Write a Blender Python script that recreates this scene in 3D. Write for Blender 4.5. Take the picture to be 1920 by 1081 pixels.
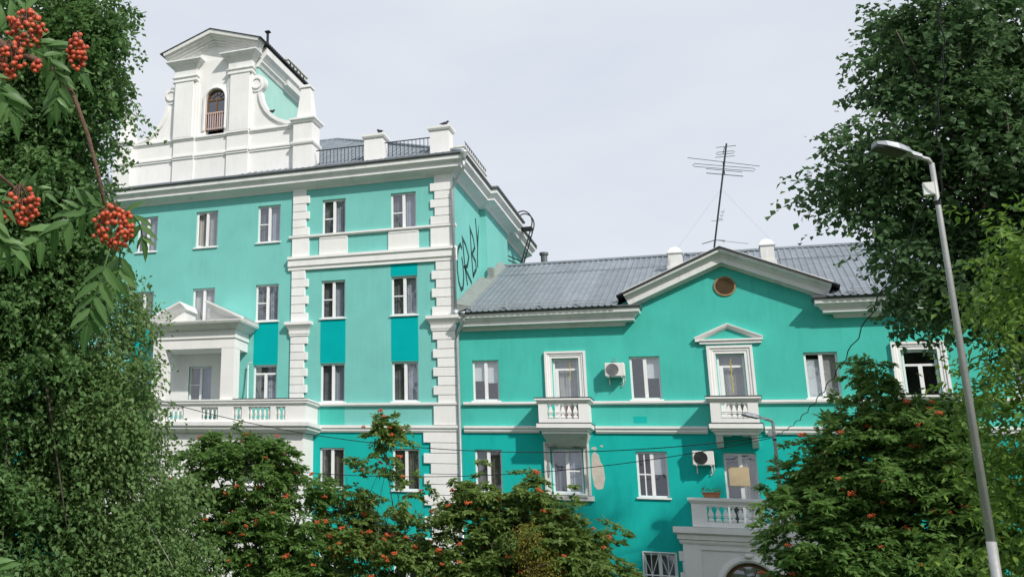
import bpy, bmesh, math, random
import numpy as np
from mathutils import Vector, Matrix

for o in list(bpy.data.objects): bpy.data.objects.remove(o)
scene = bpy.context.scene
col = scene.collection
R = math.radians

# ------------------------------------------------------------------ camera
CAM = Vector((0.0, -40.65, 2.7))
yaw, pitch, roll = -0.49066697, 0.29161207, 0.0497309
cy, sy, cp, sp = math.cos(yaw), math.sin(yaw), math.cos(pitch), math.sin(pitch)
FW = Vector((sy*cp, cy*cp, sp)); r0 = Vector((cy, -sy, 0)); u0 = r0.cross(FW)
RT = r0*math.cos(roll) + u0*math.sin(roll)
UP = u0*math.cos(roll) - r0*math.sin(roll)
cam = bpy.data.cameras.new('camera'); camo = bpy.data.objects.new('camera', cam); col.objects.link(camo)
camo.matrix_world = Matrix(((RT.x, UP.x, -FW.x, CAM.x), (RT.y, UP.y, -FW.y, CAM.y), (RT.z, UP.z, -FW.z, CAM.z), (0, 0, 0, 1)))
cam.sensor_width = 36; cam.sensor_fit = 'HORIZONTAL'; cam.lens = 2050.375/1920*36
cam.shift_x = (960-342.433)/1920; cam.shift_y = (373.165-540.5)/1920
cam.clip_start = 0.05; cam.clip_end = 3000
scene.camera = camo

# ------------------------------------------------------------------ sky, sun, exposure
SUN = Vector((1.1, -1.0, 1.2)).normalized()
sun_el = math.asin(SUN.z); sun_az = math.atan2(SUN.x, SUN.y)
world = bpy.data.worlds.new('World'); scene.world = world; world.use_nodes = True
nt = world.node_tree; nt.nodes.clear()
def N(t, kind, **kw):
    n = t.nodes.new(kind)
    for k, v in kw.items(): setattr(n, k, v)
    return n
sky = N(nt, 'ShaderNodeTexSky', sky_type='NISHITA', sun_disc=False, sun_elevation=sun_el, sun_rotation=sun_az)
sky.air_density = 1.0; sky.dust_density = 2.0
bg1 = N(nt, 'ShaderNodeBackground'); bg1.inputs['Strength'].default_value = 0.10
bg2 = N(nt, 'ShaderNodeBackground'); bg2.inputs['Strength'].default_value = 1.0
tc = N(nt, 'ShaderNodeTexCoord'); mp = N(nt, 'ShaderNodeMapping'); mp.inputs['Scale'].default_value = (1.2, 1.2, 3.5)
mp.inputs['Rotation'].default_value = (0.2, 0.35, 0.3)
nz = N(nt, 'ShaderNodeTexNoise'); nz.inputs['Scale'].default_value = 2.2; nz.inputs['Detail'].default_value = 6; nz.inputs['Roughness'].default_value = 0.5
cr = N(nt, 'ShaderNodeValToRGB')
cr.color_ramp.elements[0].position = .3; cr.color_ramp.elements[0].color = (.635, .70, .80, 1)
cr.color_ramp.elements[1].position = .7; cr.color_ramp.elements[1].color = (.79, .815, .86, 1)
mixs = N(nt, 'ShaderNodeMixShader'); mixs.inputs[0].default_value = 0.9
wo = N(nt, 'ShaderNodeOutputWorld')
nt.links.new(tc.outputs['Generated'], mp.inputs['Vector']); nt.links.new(mp.outputs['Vector'], nz.inputs['Vector'])
nt.links.new(nz.outputs['Fac'], cr.inputs['Fac']); nt.links.new(cr.outputs['Color'], bg2.inputs['Color'])
nt.links.new(sky.outputs['Color'], bg1.inputs['Color'])
nt.links.new(bg1.outputs[0], mixs.inputs[1]); nt.links.new(bg2.outputs[0], mixs.inputs[2]); nt.links.new(mixs.outputs[0], wo.inputs['Surface'])
sl = bpy.data.lights.new('sun', 'SUN'); sl.energy = 3.5; sl.angle = R(1.5); sl.color = (1.0, .95, .87)
so = bpy.data.objects.new('sun', sl); col.objects.link(so); so.rotation_euler = (-SUN).to_track_quat('-Z', 'Y').to_euler()
so.location = SUN*60
scene.view_settings.view_transform = 'Standard'; scene.view_settings.look = 'None'
scene.view_settings.exposure = 0.13; scene.view_settings.gamma = 1.0; scene.view_settings.use_curve_mapping = False

# ------------------------------------------------------------------ materials
def mat(name, c, rough=.8, var=.08, scale=3., bump=.0, bscale=60., metal=0., streak=0., dirt=None, dirt_amt=0., spec=.3, runs=0.):
    m = bpy.data.materials.new(name); m.use_nodes = True; t = m.node_tree
    b = t.nodes['Principled BSDF']; b.inputs['Roughness'].default_value = rough; b.inputs['Metallic'].default_value = metal
    b.inputs['Specular IOR Level'].default_value = spec
    tc = N(t, 'ShaderNodeNewGeometry')
    n1 = N(t, 'ShaderNodeTexNoise'); n1.inputs['Scale'].default_value = scale; n1.inputs['Detail'].default_value = 5
    if streak:
        mpn = N(t, 'ShaderNodeMapping'); mpn.inputs['Scale'].default_value = (1, 1, streak)
        t.links.new(tc.outputs['Position'], mpn.inputs['Vector']); t.links.new(mpn.outputs['Vector'], n1.inputs['Vector'])
    else:
        t.links.new(tc.outputs['Position'], n1.inputs['Vector'])
    cr = N(t, 'ShaderNodeValToRGB')
    lo = tuple(max(0, x*(1-var)) for x in c)+(1,); hi = tuple(min(1, x*(1+var)) for x in c)+(1,)
    cr.color_ramp.elements[0].position = .3; cr.color_ramp.elements[0].color = lo
    cr.color_ramp.elements[1].position = .7; cr.color_ramp.elements[1].color = hi
    t.links.new(n1.outputs['Fac'], cr.inputs['Fac']); out = cr.outputs['Color']
    if dirt:
        n3 = N(t, 'ShaderNodeTexNoise'); n3.inputs['Scale'].default_value = 1.7; n3.inputs['Detail'].default_value = 8; n3.inputs['Roughness'].default_value = .65
        mp3 = N(t, 'ShaderNodeMapping'); mp3.inputs['Scale'].default_value = (1.6, 1.6, .45)
        t.links.new(tc.outputs['Position'], mp3.inputs['Vector']); t.links.new(mp3.outputs['Vector'], n3.inputs['Vector'])
        mr = N(t, 'ShaderNodeMapRange'); mr.inputs[1].default_value = .52; mr.inputs[2].default_value = .75; mr.inputs[4].default_value = dirt_amt
        t.links.new(n3.outputs['Fac'], mr.inputs[0])
        mx = N(t, 'ShaderNodeMix', data_type='RGBA'); mx.inputs[7].default_value = tuple(dirt)+(1,)
        t.links.new(mr.outputs[0], mx.inputs[0]); t.links.new(out, mx.inputs[6]); out = mx.outputs[2]
    if runs:
        n4 = N(t, 'ShaderNodeTexNoise'); n4.inputs['Scale'].default_value = 1.; n4.inputs['Detail'].default_value = 6; n4.inputs['Roughness'].default_value = .7
        mp4 = N(t, 'ShaderNodeMapping'); mp4.inputs['Scale'].default_value = (7, 7, .55)
        t.links.new(tc.outputs['Position'], mp4.inputs['Vector']); t.links.new(mp4.outputs['Vector'], n4.inputs['Vector'])
        n5 = N(t, 'ShaderNodeTexNoise'); n5.inputs['Scale'].default_value = .8; n5.inputs['Detail'].default_value = 4; t.links.new(tc.outputs['Position'], n5.inputs['Vector'])
        mm = N(t, 'ShaderNodeMath', operation='MULTIPLY'); t.links.new(n4.outputs['Fac'], mm.inputs[0]); t.links.new(n5.outputs['Fac'], mm.inputs[1])
        mr4 = N(t, 'ShaderNodeMapRange'); mr4.inputs[1].default_value = .24; mr4.inputs[2].default_value = .40; mr4.inputs[3].default_value = 1.; mr4.inputs[4].default_value = 1-runs
        t.links.new(mm.outputs[0], mr4.inputs[0])
        mx4 = N(t, 'ShaderNodeMix', data_type='RGBA', blend_type='MULTIPLY'); mx4.inputs[0].default_value = 1.
        cb4 = N(t, 'ShaderNodeCombineColor')
        for q in range(3): t.links.new(mr4.outputs[0], cb4.inputs[q])
        t.links.new(out, mx4.inputs[6]); t.links.new(cb4.outputs[0], mx4.inputs[7]); out = mx4.outputs[2]
    t.links.new(out, b.inputs['Base Color'])
    if bump:
        n2 = N(t, 'ShaderNodeTexNoise'); n2.inputs['Scale'].default_value = bscale; n2.inputs['Detail'].default_value = 3
        t.links.new(tc.outputs['Position'], n2.inputs['Vector'])
        bp = N(t, 'ShaderNodeBump'); bp.inputs['Strength'].default_value = bump; bp.inputs['Distance'].default_value = .02
        t.links.new(n2.outputs['Fac'], bp.inputs['Height']); t.links.new(bp.outputs['Normal'], b.inputs['Normal'])
    return m

def leaf_mat(name, c0, c1, c2, trans=.3, rough=.5):
    m = bpy.data.materials.new(name); m.use_nodes = True; t = m.node_tree
    b = t.nodes['Principled BSDF']; b.inputs['Roughness'].default_value = rough; b.inputs['Specular IOR Level'].default_value = .35
    g = N(t, 'ShaderNodeNewGeometry'); cr = N(t, 'ShaderNodeValToRGB')
    e = cr.color_ramp.elements; e[0].color = tuple(c0)+(1,); e[1].color = tuple(c2)+(1,)
    k = e.new(.5); k.color = tuple(c1)+(1,)
    nn = N(t, 'ShaderNodeTexNoise'); nn.inputs['Scale'].default_value = .9; nn.inputs['Detail'].default_value = 2
    t.links.new(g.outputs['Position'], nn.inputs['Vector'])
    ma = N(t, 'ShaderNodeMath', operation='MULTIPLY_ADD'); ma.inputs[1].default_value = .55
    mb = N(t, 'ShaderNodeMath', operation='MULTIPLY_ADD'); mb.inputs[1].default_value = .9; mb.inputs[2].default_value = -.22
    t.links.new(nn.outputs['Fac'], mb.inputs[0])
    t.links.new(g.outputs['Random Per Island'], ma.inputs[0]); t.links.new(mb.outputs[0], ma.inputs[2])
    t.links.new(ma.outputs[0], cr.inputs['Fac']); t.links.new(cr.outputs['Color'], b.inputs['Base Color'])
    tr = N(t, 'ShaderNodeBsdfTranslucent'); mx = N(t, 'ShaderNodeMixShader'); mx.inputs[0].default_value = trans
    hs = N(t, 'ShaderNodeHueSaturation'); hs.inputs['Value'].default_value = 1.3; hs.inputs['Hue'].default_value = .495
    t.links.new(cr.outputs['Color'], hs.inputs['Color']); t.links.new(hs.outputs[0], tr.inputs['Color'])
    t.links.new(b.outputs[0], mx.inputs[1]); t.links.new(tr.outputs[0], mx.inputs[2])
    t.links.new(mx.outputs[0], t.nodes['Material Output'].inputs['Surface'])
    return m

def glass_mat(name, tint=(.88, .91, .92), refl=.17, glossc=(.9, .92, 1)):
    m = bpy.data.materials.new(name); m.use_nodes = True; t = m.node_tree; t.nodes.remove(t.nodes['Principled BSDF'])
    tr = N(t, 'ShaderNodeBsdfTransparent'); tr.inputs['Color'].default_value = tuple(tint)+(1,)
    gl = N(t, 'ShaderNodeBsdfGlossy'); gl.inputs['Roughness'].default_value = .03; gl.inputs['Color'].default_value = tuple(glossc)+(1,)
    g = N(t, 'ShaderNodeNewGeometry'); nn = N(t, 'ShaderNodeTexNoise'); nn.inputs['Scale'].default_value = 1.3
    t.links.new(g.outputs['Position'], nn.inputs['Vector'])
    bp = N(t, 'ShaderNodeBump'); bp.inputs['Strength'].default_value = .06; bp.inputs['Distance'].default_value = .3
    t.links.new(nn.outputs['Fac'], bp.inputs['Height']); t.links.new(bp.outputs['Normal'], gl.inputs['Normal'])
    lw = N(t, 'ShaderNodeLayerWeight'); lw.inputs['Blend'].default_value = .3
    pw = N(t, 'ShaderNodeMath', operation='POWER'); pw.inputs[1].default_value = 3.; t.links.new(lw.outputs['Facing'], pw.inputs[0])
    ma = N(t, 'ShaderNodeMath', operation='MULTIPLY_ADD', use_clamp=True); ma.inputs[1].default_value = .6; ma.inputs[2].default_value = refl
    t.links.new(pw.outputs[0], ma.inputs[0])
    mx = N(t, 'ShaderNodeMixShader'); t.links.new(ma.outputs[0], mx.inputs[0])
    t.links.new(tr.outputs[0], mx.inputs[1]); t.links.new(gl.outputs[0], mx.inputs[2])
    t.links.new(mx.outputs[0], t.nodes['Material Output'].inputs['Surface'])
    return m

M = {}
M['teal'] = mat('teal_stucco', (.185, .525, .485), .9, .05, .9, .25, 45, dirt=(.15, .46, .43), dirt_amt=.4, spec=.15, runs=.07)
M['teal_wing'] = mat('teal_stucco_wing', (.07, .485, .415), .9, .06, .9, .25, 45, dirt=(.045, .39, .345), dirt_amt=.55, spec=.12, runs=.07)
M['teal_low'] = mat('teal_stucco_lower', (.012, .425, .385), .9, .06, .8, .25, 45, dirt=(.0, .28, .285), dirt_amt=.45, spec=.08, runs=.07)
M['teal_dark'] = mat('teal_repaint', (.0, .385, .395), .9, .05, 1.2, .2, 45, spec=.08)
M['teal_pale'] = mat('teal_pale', (.36, .62, .56), .9, .05, 1.2, .2, 45)
M['white'] = mat('white_stucco', (.80, .795, .79), .9, .03, 1.2, .2, 50, dirt=(.64, .63, .61), dirt_amt=.35, runs=.05)
M['white_old'] = mat('white_stucco_worn', (.70, .70, .68), .9, .05, 1.6, .3, 40, dirt=(.40, .37, .33), dirt_amt=.75, runs=.2)
M['cornice'] = mat('cornice_paint', (.76, .76, .755), .9, .04, 1.0, .15, 40, dirt=(.48, .48, .47), dirt_amt=.55, runs=.07)
M['pvc'] = mat('window_pvc', (.80, .80, .81), .4, .02, 2)
M['roof'] = mat('roof_sheet', (.22, .252, .285), .55, .14, 2.2, .1, 20, metal=.15, dirt=(.15, .165, .18), dirt_amt=.5)
M['roof_edge'] = mat('roof_edge_metal', (.05, .055, .06), .5, .15, 4, metal=.4)
M['gutter'] = mat('gutter_metal', (.16, .17, .18), .4, .12, 5, metal=.6)
M['pipe'] = mat('downpipe_metal', (.45, .48, .49), .4, .08, 5, metal=.5)
M['iron'] = mat('dark_iron', (.02, .022, .026), .55, .2, 8)
def piece_tone(m, a, b_):
    t = m.node_tree; bs = t.nodes['Principled BSDF']; src = bs.inputs['Base Color'].links[0].from_socket
    oi = N(t, 'ShaderNodeObjectInfo'); mr = N(t, 'ShaderNodeMapRange'); mr.inputs[3].default_value = a; mr.inputs[4].default_value = b_; t.links.new(oi.outputs['Random'], mr.inputs[0])
    cb = N(t, 'ShaderNodeCombineColor'); mx = N(t, 'ShaderNodeMix', data_type='RGBA', blend_type='MULTIPLY'); mx.inputs[0].default_value = 1.
    for q in range(3): t.links.new(mr.outputs[0], cb.inputs[q])
    t.links.new(src, mx.inputs[6]); t.links.new(cb.outputs[0], mx.inputs[7]); t.links.new(mx.outputs[2], bs.inputs['Base Color'])
M['glass'] = glass_mat('window_glass')
M['glass_dark'] = glass_mat('window_glass_dark', (.72, .75, .77), .13)
M['room'] = mat('room_interior', (.22, .215, .21), .9, .2, 2)
M['curtain'] = mat('curtain_cloth', (.50, .49, .47), .9, .12, 4)
M['curtain_dark'] = mat('curtain_brown', (.20, .18, .15), .9, .2, 4)
M['drape_dark'] = mat('dark_drape', (.15, .15, .16), .9, .2, 4)
M['sky_reflection'] = mat('sky_reflection_cloth', (.36, .38, .44), .9, .12, 4)  # cloth behind the panes, coloured to stand in for grey sky reflection
M['blind'] = mat('roller_blind', (.66, .68, .70), .8, .03, 4)
piece_tone(M['roof'], .86, 1.12); piece_tone(M['white'], .95, 1.02); piece_tone(M['curtain'], .6, 1.2)
M['wood'] = mat('brown_wood', (.17, .09, .04), .6, .25, 9, streak=.2)
M['lattice'] = mat('vent_wood', (.30, .19, .10), .7, .2, 9)
M['conc'] = mat('grey_cement', (.23, .26, .25), .95, .15, 5, .5, 25, dirt=(.25, .24, .22), dirt_amt=.6)
M['plaster'] = mat('bare_plaster', (.52, .48, .42), .95, .12, 5, .4, 30)
M['graffiti'] = mat('graffiti_paint', (.008, .05, .045), .7, .2, 4)
M['acwhite'] = mat('ac_plastic', (.72, .72, .70), .5, .03, 4, dirt=(.55, .54, .5), dirt_amt=.4)
M['acgrey'] = mat('ac_grille', (.22, .23, .24), .6, .1, 10)
M['acdark'] = mat('ac_grille_dark', (.04, .042, .045), .6, .1, 10)
M['card'] = mat('cardboard', (.50, .40, .26), .9, .06, 4)
M['terra'] = mat('planter_terracotta', (.42, .17, .09), .85, .15, 8)
M['lampgrey'] = mat('lamp_housing', (.36, .38, .41), .45, .06, 6, metal=.3)
M['lampdark'] = mat('lamp_lens', (.02, .022, .026), .15, .1, 6, spec=.6)
M['post'] = mat('galvanised_post', (.37, .375, .38), .55, .10, 3, .15, 30, metal=.35)
M['cable'] = mat('cable_rubber', (.012, .013, .014), .6, .1, 6)
M['cable_grey'] = mat('cable_pale', (.25, .27, .26), .6, .1, 6)
M['bird'] = mat('bird_feather', (.03, .032, .04), .7, .2, 20)
M['bark'] = mat('bark', (.10, .085, .07), .95, .3, 8, .8, 30, streak=.3)
M['bark_birch'] = mat('bark_birch', (.42, .41, .39), .9, .35, 7, .5, 30, dirt=(.04, .04, .04), dirt_amt=.9)
M['twig'] = mat('twig_bark', (.17, .105, .075), .8, .2, 60, .5, 400)
M['berry'] = mat('berry_skin', (.52, .085, .03), .35, .18, 90, spec=.5)
M['berry_far'] = mat('berry_far_skin', (.52, .105, .035), .55, .25, 6)
M['berry_eye'] = mat('berry_eye', (.05, .02, .01), .8, .1, 90)
M['grass'] = mat('lawn', (.06, .095, .03), .95, .35, .6, .6, 12, dirt=(.12, .10, .06), dirt_amt=.4)
M['pink'] = mat('pink_rail_paint', (.60, .44, .40), .6, .08, 6)
M['yellow'] = mat('yellow_tinsel', (.62, .50, .06), .5, .2, 30)
M['red'] = mat('red_cloth', (.45, .03, .03), .8, .2, 20)
M['lime'] = leaf_mat('linden_leaf', (.045, .105, .03), (.095, .19, .058), (.18, .30, .11), .44)
M['birchleaf'] = leaf_mat('birch_leaf', (.085, .16, .048), (.14, .235, .078), (.22, .335, .13), .46)
M['rowanleaf'] = leaf_mat('rowan_leaf', (.07, .15, .036), (.13, .245, .06), (.21, .335, .10), .5)
M['rowanleaf_light'] = leaf_mat('rowan_leaf_light', (.09, .155, .036), (.155, .24, .06), (.23, .33, .095), .45)
M['mapleleaf'] = leaf_mat('maple_leaf', (.04, .088, .034), (.075, .145, .055), (.13, .22, .09), .38)
M['boxelder'] = leaf_mat('boxelder_leaf', (.07, .15, .022), (.13, .24, .04), (.23, .34, .065), .42)
M['yellowbush'] = leaf_mat('yellow_bush_leaf', (.13, .13, .02), (.21, .19, .03), (.30, .25, .05), .35)
M['fgleaf'] = leaf_mat('foreground_leaf', (.04, .11, .026), (.075, .17, .045), (.14, .26, .085), .4, .42)
def fg_detail(m, vein):
    t = m.node_tree; oi = N(t, 'ShaderNodeObjectInfo'); cr = [n for n in t.nodes if n.type == 'VALTORGB'][0]
    for l in list(cr.inputs['Fac'].links): t.links.remove(l)
    t.links.new(oi.outputs['Random'], cr.inputs['Fac'])
    if vein:
        tc = N(t, 'ShaderNodeTexCoord'); sx = N(t, 'ShaderNodeSeparateXYZ'); t.links.new(tc.outputs['Object'], sx.inputs[0])
        ab = N(t, 'ShaderNodeMath', operation='ABSOLUTE'); t.links.new(sx.outputs['Y'], ab.inputs[0])
        mr = N(t, 'ShaderNodeMapRange'); mr.inputs[1].default_value = .006; mr.inputs[2].default_value = .016; mr.inputs[3].default_value = .55; mr.inputs[4].default_value = 0.; t.links.new(ab.outputs[0], mr.inputs[0])
        m1 = N(t, 'ShaderNodeMath', operation='MULTIPLY_ADD'); m1.inputs[1].default_value = -1.1; t.links.new(ab.outputs[0], m1.inputs[0]); t.links.new(sx.outputs['X'], m1.inputs[2])
        m2 = N(t, 'ShaderNodeMath', operation='MULTIPLY'); m2.inputs[1].default_value = 75.; t.links.new(m1.outputs[0], m2.inputs[0])
        m3 = N(t, 'ShaderNodeMath', operation='SINE'); t.links.new(m2.outputs[0], m3.inputs[0])
        m4 = N(t, 'ShaderNodeMapRange'); m4.inputs[1].default_value = .5; m4.inputs[2].default_value = 1.; m4.inputs[4].default_value = .22; t.links.new(m3.outputs[0], m4.inputs[0])
        mxx = N(t, 'ShaderNodeMath', operation='MAXIMUM'); t.links.new(mr.outputs[0], mxx.inputs[0]); t.links.new(m4.outputs[0], mxx.inputs[1])
        mix = N(t, 'ShaderNodeMix', data_type='RGBA'); mix.inputs[7].default_value = (.22, .32, .13, 1)
        t.links.new(mxx.outputs[0], mix.inputs[0]); t.links.new(cr.outputs['Color'], mix.inputs[6]); t.links.new(mix.outputs[2], t.nodes['Principled BSDF'].inputs['Base Color'])
fg_detail(M['fgleaf'], True)
M['berry'].node_tree.nodes['Principled BSDF'].inputs['Roughness'].default_value = .45
_cr = [n for n in M['berry'].node_tree.nodes if n.type == 'VALTORGB'][0]
_cr.color_ramp.elements[0].position = 0.; _cr.color_ramp.elements[1].position = 1.; _cr.color_ramp.elements[0].color = (.36, .045, .02, 1); _cr.color_ramp.elements[1].color = (.56, .10, .035, 1)
fg_detail(M['berry'], False)

# ------------------------------------------------------------------ mesh helpers
class MB:
    def __init__(s): s.v = []; s.f = []
    def add(s, vs, fs):
        b = len(s.v); s.v += [tuple(v) for v in vs]; s.f += [tuple(i+b for i in f) for f in fs]; return s
    def box(s, x0, x1, y0, y1, z0, z1):
        return s.add([(x0,y0,z0),(x1,y0,z0),(x1,y1,z0),(x0,y1,z0),(x0,y0,z1),(x1,y0,z1),(x1,y1,z1),(x0,y1,z1)],
                     [(0,3,2,1),(4,5,6,7),(0,1,5,4),(1,2,6,5),(2,3,7,6),(3,0,4,7)])
    def frustum(s, x0, x1, y0, y1, z0, X0, X1, Y0, Y1, z1):
        return s.add([(x0,y0,z0),(x1,y0,z0),(x1,y1,z0),(x0,y1,z0),(X0,Y0,z1),(X1,Y0,z1),(X1,Y1,z1),(X0,Y1,z1)],
                     [(0,3,2,1),(4,5,6,7),(0,1,5,4),(1,2,6,5),(2,3,7,6),(3,0,4,7)])
    def prism(s, pts, y0, y1):            # polygon in x,z (counter-clockwise seen from the front) extruded along y
        n = len(pts)
        return s.add([(x, y0, z) for x, z in pts]+[(x, y1, z) for x, z in pts],
                     [tuple(range(n)), tuple(range(2*n-1, n-1, -1))]+[(i, i+n, (i+1) % n+n, (i+1) % n) for i in range(n)])
    def sweep(s, path, prof, nrm=(0, 0, 1)):
        P = [Vector(p) for p in path]; nv = Vector(nrm); k = len(prof); vs = []; n = len(P)
        for i in range(n):
            ts = []
            if i > 0: ts.append((P[i]-P[i-1]).normalized())
            if i < n-1: ts.append((P[i+1]-P[i]).normalized())
            ls = [t.cross(nv) for t in ts]
            if len(ls) == 2:
                l = ls[0]+ls[1]; l = l/(1+ls[0].dot(ls[1]))
            else: l = ls[0]
            vs += [P[i]+l*a+nv*b for a, b in prof]
        fs = [tuple(range(k)), tuple(range(n*k-1, (n-1)*k-1, -1))]
        for i in range(n-1):
            for j in range(k):
                fs.append((i*k+j, (i+1)*k+j, (i+1)*k+(j+1) % k, i*k+(j+1) % k))
        return s.add(vs, fs)
    def tube(s, pts, r, n=6, r1=None, closed=False):
        P = [Vector(p) for p in pts]; m = len(P); vs = []
        up = Vector((.31, .17, .93))
        for i in range(m):
            a = P[max(i-1, 0)]; b = P[min(i+1, m-1)]
            if closed: a = P[(i-1) % m]; b = P[(i+1) % m]
            t = (b-a).normalized(); u = t.cross(up)
            if u.length < .05: u = t.cross(Vector((1, 0, 0)))
            u.normalize(); w = t.cross(u)
            rr = r if r1 is None else r+(r1-r)*i/max(1, m-1)
            if isinstance(r, (list, tuple)): rr = r[i]
            for j in range(n):
                an = 2*math.pi*j/n; vs.append(P[i]+u*(rr*math.cos(an))+w*(rr*math.sin(an)))
        fs = []
        for i in range(m if closed else m-1):
            for j in range(n):
                i2 = (i+1) % m
                fs.append((i*n+j, i*n+(j+1) % n, i2*n+(j+1) % n, i2*n+j))
        if not closed: fs += [tuple(range(n-1, -1, -1)), tuple(range((m-1)*n, m*n))]
        return s.add(vs, fs)
    def lathe(s, c, prof, n=10):
        vs = []; k = len(prof)
        for r, z in prof:
            for j in range(n):
                a = 2*math.pi*j/n; vs.append((c[0]+r*math.cos(a), c[1]+r*math.sin(a), c[2]+z))
        fs = [(i*n+j, i*n+(j+1) % n, (i+1)*n+(j+1) % n, (i+1)*n+j) for i in range(k-1) for j in range(n)]
        fs += [tuple(range(n-1, -1, -1)), tuple(range((k-1)*n, k*n))]
        return s.add(vs, fs)
    def disc_y(s, c, r, y0, y1, n=24, r_in=0):  # disc or ring facing -y
        if r_in:
            vs = []; 
            for yy in (y0, y1):
                for rr in (r, r_in):
                    vs += [(c[0]+rr*math.cos(2*math.pi*i/n), yy, c[1]+rr*math.sin(2*math.pi*i/n)) for i in range(n)]
            fs = []
            for i in range(n):
                j = (i+1) % n
                fs += [(i, j, n+j, n+i), (i, 2*n+i, 2*n+j, j), (n+i, n+j, 3*n+j, 3*n+i), (2*n+i, 3*n+i, 3*n+j, 2*n+j)]
            return s.add(vs, fs)
        return s.prism([(c[0]+r*math.cos(2*math.pi*i/n), c[1]+r*math.sin(2*math.pi*i/n)) for i in range(n)], y0, y1)
    def holes(s, x0, x1, z0, z1, hs, y, depth, back=False):   # wall sheet facing -y with openings and their reveals
        xs = sorted({x0, x1} | {a for h in hs for a in h[:2] if x0 < a < x1}); zs = sorted({z0, z1} | {a for h in hs for a in h[2:] if z0 < a < z1})
        inh = lambda x, z: any(h[0] < x < h[1] and h[2] < z < h[3] for h in hs)
        for yy, flip in ((y, 0),)+(((y+depth, 1),) if back else ()):
            for i in range(len(xs)-1):
                for j in range(len(zs)-1):
                    if inh((xs[i]+xs[i+1])/2, (zs[j]+zs[j+1])/2): continue
                    q = [(xs[i], yy, zs[j]), (xs[i+1], yy, zs[j]), (xs[i+1], yy, zs[j+1]), (xs[i], yy, zs[j+1])]
                    s.add(q[::-1] if flip else q, [(0, 1, 2, 3)])
        for a, b, c, d in hs:
            y1 = y+depth
            s.add([(a,y,c),(b,y,c),(b,y,d),(a,y,d),(a,y1,c),(b,y1,c),(b,y1,d),(a,y1,d)], [(0,4,5,1),(1,5,6,2),(2,6,7,3),(3,7,4,0)])
        if back:
            y1 = y+depth
            s.add([(x0,y,z0),(x1,y,z0),(x1,y,z1),(x0,y,z1),(x0,y1,z0),(x1,y1,z0),(x1,y1,z1),(x0,y1,z1)], [(0,1,5,4),(1,2,6,5),(2,3,7,6),(3,0,4,7)])
        return s
    def arch(s, x0, x1, z0, z1, cx, r, zs, y0, y1, n=16):     # wall block with an arched opening down to z0
        pts = [(cx-r*math.cos(math.pi*i/n), zs+r*math.sin(math.pi*i/n)) for i in range(n+1)]
        inner = [(cx-r, z0)]+pts+[(cx+r, z0)]
        outer = [(x0, z0), (x0, zs)]+[(x0+(x1-x0)*(i/n), z1) for i in range(1, n)]+[(x1, zs), (x1, z0)]
        outer = [(x0, z0), (x0, z1)]+[(max(x0, min(x1, p[0])), z1) for p in pts[1:-1]]+[(x1, z1), (x1, z0)]
        k = len(inner); vs = []
        for yy in (y0, y1): vs += [(a, yy, b) for a, b in inner]+[(a, yy, b) for a, b in outer]
        fs = []
        for i in range(k-1):
            fs += [(i, i+1, k+i+1, k+i), (2*k+i, 3*k+i, 3*k+i+1, 2*k+i+1), (i, 2*k+i, 2*k+i+1, i+1), (k+i, k+i+1, 3*k+i+1, 3*k+i)]
        return s.add(vs, fs)
    def build(s, name, m, parent=None, smooth=False, root=None):
        off = root_loc(parent)
        me = bpy.data.meshes.new(name); me.from_pydata([(a-off.x, b-off.y, c-off.z) for a, b, c in s.v], [], s.f)
        bm = bmesh.new(); bm.from_mesh(me); bmesh.ops.recalc_face_normals(bm, faces=bm.faces); bm.to_mesh(me); bm.free()
        return link(name, me, m, parent, smooth=smooth)

def root_loc(p):
    v = Vector((0, 0, 0))
    while p is not None: v = v+p.location; p = p.parent
    return v
def link(name, me, m, parent=None, loc=None, smooth=False):
    o = bpy.data.objects.new(name, me); col.objects.link(o)
    if m is not None and not me.materials: me.materials.append(M[m] if isinstance(m, str) else m)
    if smooth: me.shade_smooth()
    if parent is not None: o.parent = parent
    if loc is not None: o.location = Vector(loc)-root_loc(parent)
    return o
def tag(o, label, cat, group=None, kind=None):
    o['label'] = label; o['category'] = cat
    if group: o['group'] = group
    if kind: o['kind'] = kind
    return o
def thing(name, label, cat, loc, group=None):
    o = bpy.data.objects.new(name, None); o.empty_display_size = .2; col.objects.link(o); o.location = loc
    return tag(o, label, cat, group)
def structure(o): o['kind'] = 'structure'; return o
_bx = {}
def bevel_box(w, d, h, b, key=None):            # shared bevelled block, origin at the centre of its base
    k = (round(w, 3), round(d, 3), round(h, 3), b, key)
    if k not in _bx:
        me = bpy.data.meshes.new('block'); bm = bmesh.new(); bmesh.ops.create_cube(bm, size=1)
        for v in bm.verts: v.co = Vector((v.co.x*w, v.co.y*d, (v.co.z+.5)*h))
        bmesh.ops.bevel(bm, geom=bm.edges[:], offset=b, segments=1, affect='EDGES'); bm.to_mesh(me); bm.free(); _bx[k] = me
    return _bx[k]

# ------------------------------------------------------------------ ground
gm = MB(); gx = np.concatenate([[-1200, -400, -150], np.linspace(-60, 60, 61), [150, 400, 1200]]); gy = np.concatenate([[-1200, -400, -120], np.linspace(-70, 40, 56), [150, 400, 1200]])
def gz(x, y):
    t = min(1, max(0, (-y-6)/30)); t = t*t*(3-2*t)
    return 1.1*t+.05*math.sin(x*.31)*math.sin(y*.27)*min(1, max(0, (-y-2)/4))
for y in gy:
    for x in gx: gm.v.append((x, y, gz(x, y)))
nx = len(gx)
gm.f = [(j*nx+i, j*nx+i+1, (j+1)*nx+i+1, (j+1)*nx+i) for j in range(len(gy)-1) for i in range(nx-1)]
structure(gm.build('ground', 'grass', smooth=True))

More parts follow.
